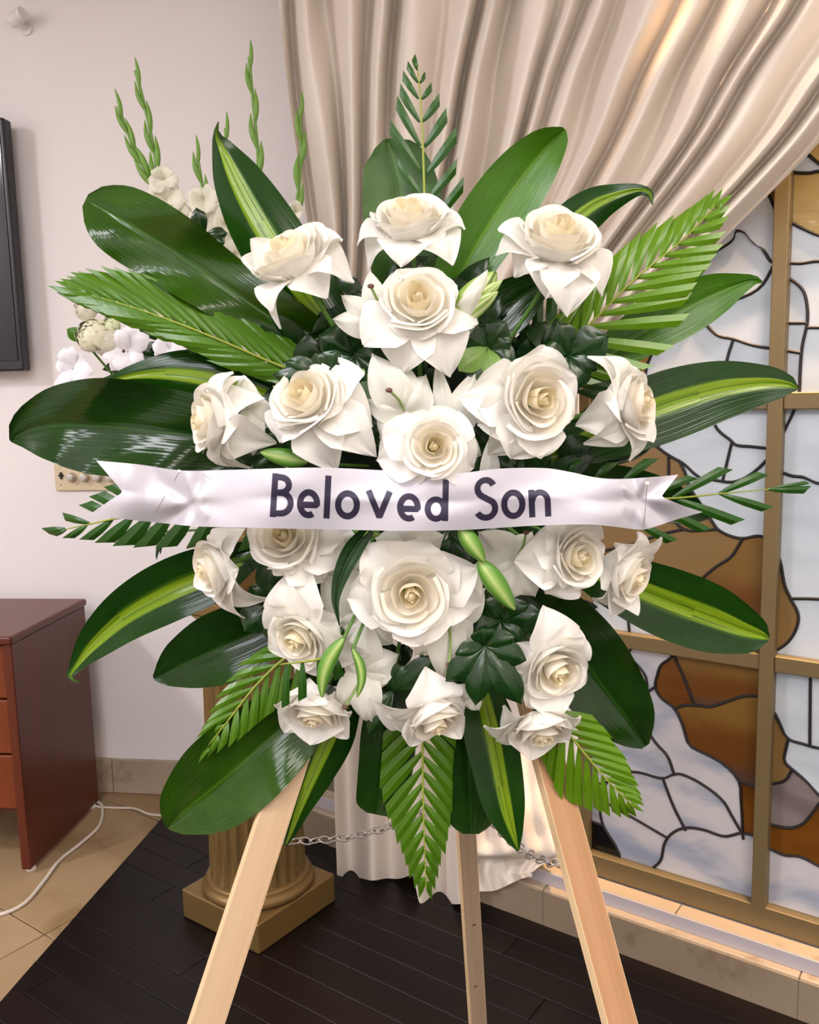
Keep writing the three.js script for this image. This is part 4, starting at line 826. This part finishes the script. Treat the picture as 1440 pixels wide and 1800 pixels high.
rose('white rose at upper right above the light green palm frond', [985, 412, 1.1], 60, [0.12, 0.75, 0.65], [[876, 406, 38], [871, 450, 32], [905, 488, 42], [960, 525, 42, -0.01], [997, 557, 48, -0.01], [1058, 521, 46], [1052, 440, 32], [920, 460, 38]]);
rose('white rose facing up in the upper middle, below the topmost rose', [736, 528, 1.07], 54, [0.02, 0.48, 0.88], [[640, 607, 48], [705, 658, 46], [791, 663, 46], [840, 570, 38], [804, 504, 34], [676, 504, 32], [697, 474, 28], [725, 600, 40, 0]]);
rose('white rose facing left above the left end of the ribbon', [362, 738, 1.1], 48, [-0.85, 0.08, 0.5], [[410, 654, 38], [433, 662, 26], [466, 702, 34], [486, 778, 44], [440, 823, 40], [402, 820, 30], [350, 690, 30], [425, 740, 40, -0.01]]);
rose('white rose tilted up left between the left facing rose and the ribbon', [535, 697, 1.07], 54, [-0.35, 0.5, 0.8], [[641, 657, 44], [655, 750, 48], [662, 803, 42], [592, 825, 46], [492, 778, 40], [484, 745, 30], [600, 720, 44, -0.01]]);
rose('white rose facing the viewer whose lower petals touch the ribbon top over the lettering', [763, 785, 1.0], 44, [0.05, 0.12, 1], [[663, 808, 46, 0.05], [673, 756, 40, 0.03], [745, 735, 44, 0.03], [802, 724, 42, 0.03], [833, 822, 40, 0.04], [815, 770, 32, 0.02], [700, 835, 34, 0.06]]);
rose('large open white rose on the right with deep yellowish heart', [948, 703, 1.06], 58, [0.38, 0.0, 0.92], [[834, 680, 54], [922, 627, 54], [957, 607, 42], [1011, 660, 44], [840, 745, 46], [900, 805, 52], [950, 806, 44], [1008, 735, 36], [806, 700, 40], [858, 800, 36, 0.03]]);
rose('rightmost white rose facing right over the yellow striped leaf', [1122, 708, 1.1], 48, [0.8, 0.15, 0.55], [[1033, 627, 38], [1106, 810, 40], [1012, 748, 46], [1062, 628, 34], [1148, 778, 36], [1108, 640, 32], [1026, 780, 36], [1060, 700, 40, -0.01]]);
rose('white rose just below the ribbon under the first letter', [502, 945, 1.08], 52, [-0.12, 0.5, 0.85], [[436, 928, 38], [488, 1002, 42], [613, 985, 44], [568, 1020, 46], [530, 1010, 40], [618, 930, 36]]);
rose('white rose at far left below the ribbon, facing left', [368, 1000, 1.1], 44, [-0.82, -0.15, 0.55], [[432, 930, 38], [405, 935, 30], [477, 1052, 38], [430, 1087, 38], [392, 1062, 30], [340, 1030, 28], [420, 1000, 38, -0.01]]);
rose('largest white rose in the middle below the ribbon, facing the viewer', [722, 1045, 1.045], 60, [0.05, -0.02, 1], [[755, 952, 54], [640, 960, 48], [611, 1052, 52], [660, 1092, 44], [745, 1133, 50], [690, 1112, 38], [788, 1062, 44], [838, 998, 50], [846, 1060, 44, 0.03], [800, 985, 40]]);
rose('white rose under the right half of the ribbon, facing right', [1018, 980, 1.08], 46, [0.55, 0.12, 0.82], [[905, 986, 46], [958, 1042, 44], [962, 922, 46], [1046, 908, 40], [1000, 1036, 36], [935, 950, 44], [1064, 960, 28]]);
rose('rightmost white rose below the ribbon with an upper petal rolled outwards', [1112, 1015, 1.1], 46, [0.72, -0.35, 0.6], [[1163, 944, 26], [1120, 935, 38], [1048, 985, 40], [1072, 1085, 40], [1042, 1052, 36], [1122, 1082, 24], [1080, 955, 40], [1080, 1030, 40, -0.01]]);
rose('white rose at lower left beside the pair of curved green buds', [522, 1122, 1.07], 46, [-0.4, -0.42, 0.8], [[470, 1063, 38], [500, 1012, 44], [545, 1000, 44], [600, 1085, 46], [582, 1186, 40], [472, 1142, 34], [650, 1150, 46], [535, 1180, 36]]);
rose('white rose drooping lowest at the left, seen from its back', [552, 1252, 1.09], 48, [-0.15, -0.7, 0.55], [[482, 1240, 34], [500, 1288, 44], [546, 1310, 52], [613, 1298, 42], [618, 1250, 36], [545, 1192, 40], [590, 1215, 38]]);
rose('white rose facing down at bottom centre over the hanging palm frond', [765, 1268, 1.07], 46, [0.28, -0.72, 0.6], [[748, 1172, 50], [650, 1227, 50], [682, 1258, 40], [816, 1250, 38], [812, 1298, 32], [722, 1312, 36], [800, 1210, 40]]);
rose('white rose at lower right beside the hanging dark glossy leaf', [978, 1180, 1.08], 50, [0.3, -0.35, 0.88], [[955, 1064, 44], [1028, 1120, 36], [908, 1130, 34], [905, 1182, 44], [928, 1242, 44], [1030, 1200, 36], [978, 1264, 40], [1000, 1090, 34]]);
rose('white rose drooping lowest at the right above the easel leg', [950, 1285, 1.09], 48, [0.1, -0.72, 0.58], [[850, 1276, 38], [872, 1302, 36], [1020, 1258, 40], [935, 1336, 46], [1000, 1302, 38], [885, 1240, 42], [990, 1240, 40]]);

// ------------------------------------------------------------------ lilies
function lily(label, c, tips, pist) {
  const C = at(...c), k = c[2] / FOCAL, t = thing('lily', label, 'lily', C.clone());
  for (const [tx, ty, wp, dz = -0.015] of tips) {
    const T = at(tx, ty, c[2] + dz + 0.01), out = T.clone().sub(C), up = V(0, 0, 0.35 * out.length());
    const W = V(0, 0, 0).crossVectors(V(0, 0, 1), out).normalize();
    part('petal', petalGeo(C.clone(), C.clone().addScaledVector(out, 0.25).add(up), C.clone().addScaledVector(out, 0.75).addScaledVector(up, 1.1), T, W, wp * k, { lance: true, curl: -0.25, groove: 0.12 }), M.lily, t);
  }
  if (pist) {
    const P = at(pist[0], pist[1], c[2] - 0.045), m = C.clone().lerp(P, 0.5).add(V(0.003, 0.002, 0.004));
    part('pistil', tube([C.clone(), m, P], 0.0017, 10, 7), M.pistil, t);
    const g = new THREE.SphereGeometry(0.0042, 12, 9); g.scale(1, 0.7, 1); g.translate(P.x, P.y, P.z); part('stigma', g, M.stigma, t);
  }
  part('stem', tube([C.clone(), C.clone().add(V(0, 0, -0.03)), FOAM.clone().lerp(C, 0.5).setZ(FOAM.z)], 0.003, 8, 6), M.stem, t);
}
lily('white lily with bare pistil left of the upper middle rose', [672, 575, 1.12], [[586, 562, 26], [650, 478, 24], [600, 520, 22], [690, 480, 20], [640, 610, 24]], [652, 503]);
lily('white lily with brown tipped pistil above the rose on the ribbon', [712, 728, 1.1], [[655, 622, 36], [668, 770, 34], [640, 700, 26], [748, 660, 36], [790, 790, 30], [715, 640, 24]], [684, 686]);
lily('half hidden white lily between upper middle rose and large open rose', [792, 770, 1.12], [[768, 640, 18], [800, 690, 14], [836, 652, 30], [812, 735, 26], [845, 800, 26]], null);
lily('small white lily peeking out under the large open rose', [858, 860, 1.12], [[858, 775, 18], [838, 830, 20], [880, 830, 18]], null);
lily('white lily below the ribbon right of the green bud', [905, 985, 1.12], [[842, 935, 36], [880, 1055, 36], [940, 1048, 34], [935, 935, 30], [860, 1010, 36], [970, 990, 30]], [925, 936]);
lily('white lily tucked behind the right side of the largest middle rose', [785, 1075, 1.11], [[852, 1035, 38], [778, 1190, 36], [822, 1140, 34], [842, 990, 36], [730, 1150, 32]], [790, 1168]);
lily('white lily with downward pistil between the lower left and bottom roses', [640, 1178, 1.11], [[655, 1270, 30], [700, 1150, 36], [645, 1090, 34], [605, 1165, 26], [690, 1190, 32], [598, 1240, 28]], [606, 1243]);
lily('white lily behind the largest middle rose, left side', [640, 1075, 1.12], [[565, 1010, 40], [620, 1000, 34], [650, 1150, 38], [590, 1090, 34], [690, 1130, 30]], null);
lily('white lily filling the gap under the middle of the ribbon', [720, 960, 1.12], [[660, 945, 34], [690, 1000, 30], [780, 940, 34], [770, 985, 30], [720, 905, 30]], null);
lily('white lily petals right of the rose under the first letter', [608, 985, 1.13], [[555, 1010, 30], [640, 920, 30], [650, 1000, 30], [596, 1030, 28]], null);
lily('white lily showing beside the left facing rose above the ribbon', [440, 720, 1.13], [[428, 660, 22], [480, 745, 30], [455, 690, 22], [445, 800, 26]], null);
lily('white lily at bottom below the dark leaf rosette', [830, 1225, 1.13], [[790, 1205, 22], [835, 1190, 20], [842, 1248, 14], [812, 1240, 18]], null);

function lilyBud(label, a, b, r, mat = M.bud, bend = 0) {
  const A = at(...a), B = at(...b), d = B.clone().sub(A), n = V(-d.y, d.x, 0).normalize(), k = (a[2] + b[2]) / 2 / FOCAL, t = thing('lily_bud', label, 'flower bud', A.clone());
  part('bud', sweep([A, A.clone().addScaledVector(d, 0.33).addScaledVector(n, bend * 0.9), A.clone().addScaledVector(d, 0.66).addScaledVector(n, bend * 0.9), B], (v) => r * k * Math.max(0.04, Math.pow(Math.sin(Math.PI * Math.pow(clamp(v, 0.02, 0.99), 0.82)), 0.62)), 20, 18, 3), mat, t);
  part('stem', tube([A.clone().addScaledVector(d, 0.02), A.clone().lerp(FOAM, 0.25), A.clone().lerp(FOAM, 0.6).setZ(FOAM.z + 0.02)], 0.0022, 8, 6), M.stem, t);
  return t;
}
lilyBud('long green lily bud lying above the tilted rose left of centre', [642, 652, 1.1], [480, 680, 1.1], 16, M.bud, 0.008);
lilyBud('short green lily bud in the gap just above the ribbon at left', [540, 812, 1.1], [458, 795, 1.1], 16);
lilyBud('green lily bud hanging from the ribbon edge, upper of two', [808, 925, 1.03], [852, 988, 1.03], 16);
lilyBud('green lily bud hanging below the ribbon, lower of two', [842, 984, 1.04], [905, 1072, 1.045], 19);
lilyBud('curved green bud beside the lower left rose, longer of a pair', [604, 1122, 1.04], [566, 1226, 1.04], 14, M.bud, -0.008);
lilyBud('curved green bud right of the lower left rose, thinner of a pair', [620, 1140, 1.045], [628, 1226, 1.045], 9, M.bud, 0.008);
lilyBud('tip of a green bud under the middle of the ribbon', [618, 922, 1.06], [668, 940, 1.06], 16);
{
  const t = lilyBud('pale green lily bud just opening, cut across, left of the top right rose', [800, 566, 1.1], [872, 478, 1.075], 27, M.budPale);
  const A = at(800, 566, 1.1), B = at(868, 488, 1.07), k = 1.08 / FOCAL;
  for (const [x, y] of [[884, 492], [858, 474], [848, 500], [876, 512]]) { const T = at(x, y, 1.055), o = T.clone().sub(A); part('petal', petalGeo(A.clone(), A.clone().addScaledVector(o, 0.3).add(V(0, 0, 0.012)), A.clone().addScaledVector(o, 0.7).add(V(0, 0, 0.014)), T, V(0.75, -0.6, 0.1), 15 * k, { lance: true, curl: 0.5 }), x > 870 || y > 505 ? M.budPale : M.lily, t); }
  part('pistil', tube([B.clone().add(V(-0.01, -0.015, 0.0)), B.clone().add(V(0, 0.004, 0.016))], 0.002, 4, 6), M.pistil, t);
}

// ------------------------------------------------------------------ small foliage
function sprigLeaf(C, tx, ty, wp, dz, mat, t) {
  const T = at(tx, ty, -C.z + dz), o = T.clone().sub(C), W = V(0, 0, 0).crossVectors(V(0, 0, 1), o).normalize(), k = -C.z / FOCAL;
  const g = petalGeo(C.clone(), C.clone().addScaledVector(o, 0.3).add(V(0, 0, o.length() * 0.15)), C.clone().addScaledVector(o, 0.7).add(V(0, 0, o.length() * 0.2)), T, W, wp * k, { lance: true, le: 1.45, curl: -0.25, groove: 0.1, nu: 8, nv: 14 });
  part('leaf', g, mat, t);
}
function sprig(label, c, leaves, mat = LEAF.sprig) {
  const C = at(...c), t = thing('foliage_sprig', label, 'foliage', C.clone());
  for (const [x, y, w, dz = -0.01, m] of leaves) sprigLeaf(C, x, y, w, dz, m ?? mat, t);
  part('stem', tube([C.clone(), C.clone().add(V(0, 0, -0.02)), FOAM.clone().lerp(C, 0.6).setZ(FOAM.z + 0.01)], 0.0018, 6, 6), M.stem, t);
}
sprig('dark glossy rosette of oval leaves left of the lower right rose', [852, 1135, 1.07], [[784, 1198, 24], [836, 1240, 24], [918, 1238, 26], [925, 1160, 24], [848, 1104, 24], [800, 1150, 22], [905, 1118, 22], [880, 1190, 20]]);
sprig('dark foliage behind the large open rose, with two pale young leaves', [858, 610, 1.12], [[890, 565, 24], [800, 580, 24], [830, 690, 26], [905, 640, 24], [806, 652, 22, -0.02, LEAF.sprigPale], [868, 668, 20, -0.02, LEAF.sprigPale], [900, 600, 22], [840, 720, 24]]);
sprig('dark pointed leaves beside the light green frond above the right rose', [1000, 625, 1.13], [[1068, 588, 34], [955, 610, 24], [1010, 690, 30], [980, 565, 22], [1050, 650, 26]]);
sprig('dark oval leaves behind the long green bud', [575, 665, 1.1], [[500, 635, 22], [512, 655, 18], [555, 620, 22], [592, 615, 22], [620, 630, 22], [480, 660, 20]]);
sprig('pale grey green eucalyptus leaf beside the brown tipped pistil', [612, 712, 1.1], [[672, 690, 30], [650, 720, 24]], LEAF.eucalyptus);
sprig('dark green leaves under the large open rose above the ribbon', [860, 785, 1.13], [[820, 740, 26], [822, 830, 26], [890, 760, 24], [900, 835, 28], [850, 720, 22]]);
sprig('dark leaves between the left facing rose and the ribbon', [500, 790, 1.14], [[440, 830, 26], [470, 760, 26], [560, 830, 28], [540, 780, 24], [420, 800, 24]]);
sprig('dark leaves between lower left rose and far left rose', [475, 1060, 1.13], [[430, 1110, 30], [480, 980, 28], [520, 1060, 28], [440, 1030, 26], [560, 1040, 26], [490, 1130, 28]]);
sprig('dark leaf pair above the bottom centre rose', [690, 1215, 1.11], [[648, 1290, 20], [655, 1255, 22], [720, 1170, 24], [770, 1150, 26], [690, 1160, 24]]);
sprig('dark leaves under the right end of the largest middle rose', [880, 1090, 1.12], [[930, 1060, 28], [920, 1130, 28], [850, 1050, 24], [960, 1080, 28], [830, 1110, 26]]);
sprig('dark leaves below the ribbon above the largest middle rose', [790, 930, 1.13], [[730, 940, 26], [770, 975, 26], [830, 1000, 24], [700, 920, 26], [860, 920, 24]]);
sprig('dark leaves left of the upper middle rose', [620, 620, 1.15], [[640, 550, 26], [580, 640, 30], [690, 640, 30], [720, 700, 30], [660, 700, 30], [560, 590, 30]]);
// deep green filler leaves in front of the foam
{
  const t = thing('filler_foliage', 'mass of dark filler leaves in the shade behind the roses and lilies', 'foliage', FOAM.clone()); t.userData.kind = 'stuff';
  const gs = [];
  for (let i = 0; i < 210; i++) {
    const a = rr(0, 6.283), q = Math.sqrt(rnd()), x = 745 + Math.cos(a) * 300 * q, y = 850 + Math.sin(a) * 370 * q, b = rr(0, 6.283), L = rr(55, 95), d = 1.15 + 0.05 * q + rr(-0.015, 0.012);
    const C = at(x, y, d), T = at(x + Math.cos(b) * L, y + Math.sin(b) * L, d + rr(-0.015, 0.02)), o = T.clone().sub(C), W = V(0, 0, 0).crossVectors(V(0, 0, 1), o).normalize().add(V(0, 0, rr(-0.5, 0.5))).normalize();
    gs.push(petalGeo(C, C.clone().addScaledVector(o, 0.3).add(V(0, 0, 0.008)), C.clone().addScaledVector(o, 0.7).add(V(0, 0, 0.01)), T, W, rr(16, 26) * d / FOCAL, { lance: true, curl: -0.2, nu: 4, nv: 7 }));
  }
  part('leaves', mergeGeometries(gs), LEAF.sprig, t);
}

// ------------------------------------------------------------------ ribbon and pins
{
  const cv = document.createElement('canvas'); cv.width = 2048; cv.height = 192; const g = cv.getContext('2d');
  g.fillStyle = '#d3d1d8'; g.fillRect(0, 0, 2048, 192);
  const top = spline([[150, 808], [240, 816], [320, 827], [400, 826], [560, 822], [680, 827], [800, 832], [876, 824], [959, 823], [1004, 830], [1045, 839], [1083, 842], [1141, 839], [1195, 834], [1245, 828]]);
  const bot = spline([[150, 908], [200, 911], [250, 916], [300, 921], [340, 925], [450, 928], [600, 931], [700, 933], [800, 932], [876, 928], [940, 924], [1035, 922], [1083, 926], [1122, 931], [1141, 929], [1190, 913], [1240, 899]]);
  const X0 = 150, XW = 1095, tx = (x) => (x - X0) / XW * 2048, kx = 2048 / XW, ty = (x, y) => { const a = top(x)[0], b = bot(x)[0]; return (y - a) / (b - a) * 192; };
  // lettering: simple geometric strokes
  g.strokeStyle = g.fillStyle = '#322d42'; g.lineJoin = 'bevel'; g.lineCap = 'butt';
  const LW = 11.2, seg = (pts) => { g.lineWidth = LW * 1.8; g.beginPath(); pts.forEach(([x, y], i) => (i ? g.lineTo(tx(x), ty(x, y)) : g.moveTo(tx(x), ty(x, y)))); g.stroke(); };
  const arc = (cx, cy, rx, ry, a0, a1) => { const p = []; for (let i = 0; i <= 40; i++) { const a = lerp(a0, a1, i / 40) * Math.PI / 180; p.push([cx + Math.cos(a) * rx, cy + Math.sin(a) * ry]); } return p; };
  seg([[484.5, 832], [479.5, 909]]);                                     // B
  seg([[480, 838.5], [494, 839], ...arc(494, 852.5, 14, 13.2, -80, 90), [482, 866]]); seg([[482, 866], [496, 866.5], ...arc(494, 884.5, 17, 18, -85, 90), [478, 902.5]]);
  seg([[524, 887], [557, 888], ...arc(542.5, 885.5, 15, 20, 5, -300).slice(1)]);    // e
  seg([[577.5, 836], [574, 911.5]]);                                     // l
  seg([...arc(611, 887.5, 16.5, 20, 0, 372)]);                           // o
  seg([[648, 862], [667, 909], [685.5, 864]]);                           // v
  seg([[700, 894], [734, 895], ...arc(719, 892, 15.5, 19.5, 5, -300).slice(1)]);     // e
  seg([...arc(766.5, 895, 14.5, 17, 0, 372)]); seg([[784, 843], [782.5, 916]]);       // d
  seg([...arc(854, 859, 14.5, 15, -25, -245), [860, 879], ...arc(854, 893.5, 16.5, 16.5, -45, 150)]);     // S
  seg([...arc(902.5, 886.5, 16, 20.5, 0, 372)]);                         // o
  seg([[934, 861], [936, 909.5]]); seg([[935.5, 882], ...arc(949.5, 881, 13.5, 15.5, -170, 0), [964, 908]]);   // n
  const map = new THREE.CanvasTexture(cv); map.colorSpace = THREE.SRGBColorSpace; map.anisotropy = 8;
  const satin = phy({ map, roughness: 0.36, metalness: 0.25 });
  const t = thing('ribbon', 'white satin ribbon lettered Beloved Son pinned across the roses', 'ribbon', at(700, 880, 1.02));
  const depth = spline([[150, 1.085], [215, 1.062], [270, 1.07], [325, 1.052], [400, 1.032], [500, 1.02], [600, 1.026], [700, 1.022], [800, 1.018], [900, 1.024], [980, 1.03], [1050, 1.035], [1110, 1.05], [1160, 1.062], [1245, 1.07]]);
  const xl = (v) => v < 0.52 ? lerp(169, 216, v / 0.52) : lerp(216, 152, (v - 0.52) / 0.48), xr = (v) => v < 0.42 ? lerp(1193, 1163, v / 0.42) : lerp(1163, 1236, (v - 0.42) / 0.58);
  const pucker = (x, y, cx, cy, sgn) => { const dx = x - cx, dy = y - cy, r = Math.hypot(dx, dy), a = Math.atan2(dy, dx * sgn); return 0.010 * Math.exp(-r / 26) - 0.010 * Math.exp(-r / 90) * Math.cos(a * 5) * smooth(6, 46, r) * (dx * sgn > -24 ? 1 : 0.3); };
  part('band', surf(220, 22, (u, v) => {
    const x = lerp(xl(v), xr(v), u), y = lerp(top(x)[0], bot(x)[0], v);
    const d = depth(x)[0] + 0.006 * Math.sin(x * 0.021 + v * 1.5) * smooth(0, 0.5, Math.abs(v - 0.5) + 0.2) + pucker(x, y, 341, 886, -1) + pucker(x, y, 1122, 878, 1) - 0.004 * Math.sin(v * Math.PI);
    const p = at(x, y, d); p.tu = (x - X0) / XW; p.tv = 1 - v; return p;
  }), satin, t);
  function pin(label, a, b, r) {
    const A = at(...a), B = at(...b), t2 = thing('pin', label, 'pin', A.clone());
    part('needle', tube([A, B], 0.0005, 2, 6), M.steel, t2);
    const h = new THREE.SphereGeometry(r, 14, 10); h.translate(A.x, A.y, A.z); part('head', h, r > 0.002 ? phy({ color: 0xf0e8e0, roughness: 0.15, clearcoat: 1 }) : M.steel, t2);
  }
  pin('pearl headed pin through the upper left end of the ribbon', [315, 829, 1.043], [306, 846, 1.05], 0.0026);
  pin('small straight pin crossing the middle of the ribbon left end', [289, 873, 1.05], [273, 902, 1.055], 0.0009);
  pin('pearl headed pin standing upright through the right ribbon end', [1138, 850, 1.04], [1132, 927, 1.05], 0.0026);
}

// ------------------------------------------------------------------ flower arrangement on the pedestal behind
{
  const D = -PED.z, top = PEDH, VC = V(PED.x, top, PED.z);
  const t = thing('vase', 'vase on the gold pedestal holding the second flower arrangement', 'vase', VC.clone());
  const g = new THREE.LatheGeometry([[0, 0.002], [0.075, 0.002], [0.09, 0.03], [0.11, 0.12], [0.115, 0.16], [0.105, 0.18], [0.1, 0.165], [0, 0.16]].map(([x, y]) => new THREE.Vector2(x, y)), 40); g.translate(VC.x, VC.y - 0.001, VC.z); part('bowl', g, M.gold, t);
  const mouth = VC.clone().add(V(0, 0.17, 0));
  const zd = D - 0.12, kk = D / FOCAL;
  const gladGreen = std({ color: 0x6f9a3c, roughness: 0.45 }), gladWhite = phy({ color: 0xf1efdc, roughness: 0.6, transmission: 0.25, thickness: 0 });
  function gladiolus(label, px, nb, flowers) {
    const P = px.map(([x, y, dd = 0]) => at(x, y, D + dd)), q = thing('gladiolus', label, 'gladiolus', mouth.clone());
    const all = [...P, mouth.clone()], c = new THREE.CatmullRomCurve3(P);
    part('stem', tube(all, 0.0042, 40, 7), gladGreen, q);
    for (let i = 0; i < nb; i++) {
      const v = i / nb * 0.97, A = c.getPoint(Math.min(1, v + 0.07)), tg = c.getTangent(v).negate(), sd = i % 2 ? 1 : -1, r = lerp(0.0055, 0.0105, i / nb), L = lerp(0.07, 0.105, i / nb);
      const n = V(-tg.y, tg.x, 0).normalize(), B = A.clone().addScaledVector(tg, L).addScaledVector(n, sd * L * 0.10);
      part('flower_bud', sweep([A, A.clone().lerp(B, 0.5).addScaledVector(n, sd * r * 0.7).add(V(0, 0, 0.006)), B], (w) => r * Math.max(0.05, Math.pow(Math.sin(Math.PI * Math.pow(clamp(w, 0.05, 0.98), 0.6)), 0.7)), 10, 8), gladGreen, q);
    }
    for (const [x, y, r] of flowers) {
      const C = at(x, y, D - 0.01), f = new THREE.Group(); f.name = 'blossom'; q.add(f);
      for (let i = 0; i < 6; i++) { const a = i * 1.047 + rr(-0.3, 0.3), T = at(x + Math.cos(a) * r, y + Math.sin(a) * r, D - 0.03 + rr(-0.02, 0.02)), o = T.clone().sub(C), W = V(0, 0, 1).cross(o).normalize().add(V(0, 0, rr(-0.4, 0.4))).normalize(); part('petal', petalGeo(C.clone(), C.clone().addScaledVector(o, 0.3).add(V(0, 0, 0.02)), C.clone().addScaledVector(o, 0.8).add(V(0, 0, 0.024)), T, W, r * 0.5 * kk, { curl: -0.3, sharp: 0.5, nu: 6, nv: 8 }), gladWhite, f); }
    }
  }
  gladiolus('tallest green gladiolus spike at left, white blossoms at its foot', [[238, 124], [255, 190], [268, 250], [276, 300], [284, 345], [300, 420], [330, 560]], 9, [[288, 318, 28], [292, 352, 36], [312, 385, 32], [330, 420, 30]]);
  gladiolus('leftmost green gladiolus spike leaning left against the wall', [[208, 187], [224, 232], [242, 275], [262, 310], [280, 342], [300, 400], [335, 560]], 9, []);
  gladiolus('short gladiolus spike rising behind the broad upper left leaf', [[347, 277], [352, 305], [357, 335], [362, 380], [372, 440], [385, 560]], 4, [[358, 352, 28], [364, 388, 34], [384, 432, 34], [412, 462, 32], [398, 395, 24]]);
  gladiolus('straight gladiolus spike behind the upright striped leaf', [[438, 101], [442, 150], [448, 210], [453, 265], [452, 330], [440, 450], [420, 560]], 7, []);
  gladiolus('rightmost gladiolus spike standing in front of the curtain edge', [[527, 193], [529, 240], [529, 290], [523, 345], [510, 420], [470, 560]], 6, [[520, 372, 18]]);
  gladiolus('white gladiolus blossoms left of the bent petal rose', [[396, 226], [402, 300], [408, 370], [414, 430], [420, 500]], 2, [[408, 420, 30], [418, 470, 32], [432, 500, 26], [452, 492, 24]]);
  const ivory = phy({ color: 0xf0edcf, roughness: 0.5 });
  function ball(label, x, y, r, mat, n) {
    const q = thing('ranunculus', label, 'flower', at(x, y, zd)), C = at(x, y, zd), R = r * zd / FOCAL, Y = V(-0.3, 0.25, 0.9).normalize(), X = V(0, 1, 0).cross(Y).normalize(), Z = V(0, 0, 0).crossVectors(X, Y);
    for (let i = 0; i < n; i++) { const v = (i + 1) / n, a0 = i * 2.4; part('petal', surf(8, 8, (u, w) => { const s = (u - 0.5) * 2, a = a0 + s * 1.1, el = lerp(-1.3, lerp(1.57, 0.6, v), w), rad = R * (0.62 + 0.38 * v) * (1 + 0.06 * s + 0.05 * Math.sin(s * 7 + i) * w); return C.clone().addScaledVector(X, Math.cos(a) * Math.cos(el) * rad).addScaledVector(Z, Math.sin(a) * Math.cos(el) * rad).addScaledVector(Y, Math.sin(el) * rad * 0.9); }), mat, q); }
    { const core = new THREE.SphereGeometry(R * 0.62, 16, 12); core.translate(C.x, C.y, C.z); part('heart', core, mat, q); }
    part('stem', tube([C, C.clone().lerp(mouth, 0.5).add(V(0, 0.03, -0.02)), mouth], 0.003, 12, 6), M.stem, q);
  }
  ball('pale yellow double ranunculus under the left palm frond', 164, 590, 31, ivory, 16);
  ball('closed white ranunculus bud at the tip of the left palm frond', 150, 543, 21, gladWhite, 9);
  ball('small pale green bud right of the yellow ranunculus', 196, 572, 17, phy({ color: 0xdfe6bb, roughness: 0.5 }), 8);
  ball('white double flower half behind the yellow ranunculus', 186, 598, 26, gladWhite, 12);
  function star(label, x, y, tips, eye) {
    const C = at(x, y, zd), k = zd / FOCAL, q = thing('white_blossom', label, 'flower', C.clone());
    for (const [tx, ty, w] of tips) { const T = at(tx, ty, zd - 0.02 + rr(-0.01, 0.02)), o = T.clone().sub(C), W = V(0, 0, 1).cross(o).normalize().add(V(0, 0, rr(-0.3, 0.3))).normalize(); part('petal', petalGeo(C.clone(), C.clone().addScaledVector(o, 0.3).add(V(0, 0, 0.015)), C.clone().addScaledVector(o, 0.75).add(V(0, 0, 0.02)), T, W, w * k, { curl: -0.2, sharp: 0.6, nu: 8, nv: 10 }), phyWhite, q); }
    if (eye) { const g2 = new THREE.SphereGeometry(0.0045, 10, 8); g2.translate(C.x, C.y, C.z + 0.03); part('stigma', g2, M.stigma, q); }
    part('stem', tube([C, C.clone().lerp(mouth, 0.5), mouth], 0.003, 10, 6), M.stem, q);
  }
  const phyWhite = phy({ color: 0xf0eef2, roughness: 0.5 });
  star('open white blossom with dark eye under the left palm frond', 224, 618, [[180, 630, 16], [205, 580, 16], [238, 570, 18], [262, 590, 18], [255, 640, 18], [215, 655, 16], [195, 652, 12]], true);
  star('white blossom with pointed petal right of the dark eyed one', 298, 612, [[330, 620, 16], [300, 592, 10], [268, 605, 14], [285, 640, 16], [312, 645, 16]], false);
  star('white lily like blossom at far left above the big dark leaf', 128, 648, [[98, 640, 12], [112, 612, 14], [128, 608, 10], [148, 622, 14], [165, 655, 16], [108, 680, 12], [140, 678, 14], [96, 690, 8]], false);
  star('white petals showing between the two big left leaves', 300, 690, [[262, 690, 12], [330, 700, 18], [300, 678, 14], [180, 668, 14], [150, 675, 14]], false);
  for (const [lab, x, y, list] of [
    ['dark leaf cluster of the rear arrangement behind the broad left leaf', 360, 415, [[345, 365, 14], [395, 428, 22], [340, 420, 12], [400, 410, 12], [330, 390, 10]]],
    ['green fern sprig of the rear arrangement below the left palm frond', 285, 625, [[225, 640, 12], [262, 650, 22], [320, 610, 20], [300, 650, 22], [240, 615, 12], [270, 680, 24]]],
    ['single bright green leaf left of the yellow ranunculus', 150, 602, [[118, 578, 12]]],
    ['dark leaves of the rear arrangement deep behind the left leaves', 330, 600, [[280, 560, 30], [400, 520, 40], [420, 620, 40], [330, 690, 40], [230, 560, 20], [250, 690, 30], [180, 650, 22]]],
    ['thin trailing green sprig under the left part of the ribbon', 285, 935, [[262, 928, 8], [282, 975, 3], [275, 985, 3], [292, 945, 4]]]]) {
    const far = lab.includes('deep'), C = at(x, y, far ? D + 0.04 : zd + 0.02), q = thing('foliage_sprig', lab, 'foliage', C.clone());
    for (const [a, b, w] of list) sprigLeaf(C, a, b, w, -0.02, lab.includes('bright') ? LEAF.bright : LEAF.sprig, q);
    part('stem', tube([C, C.clone().lerp(mouth, 0.5), mouth], 0.003, 10, 6), M.stem, q);
  }
}

renderer.render(scene, camera);
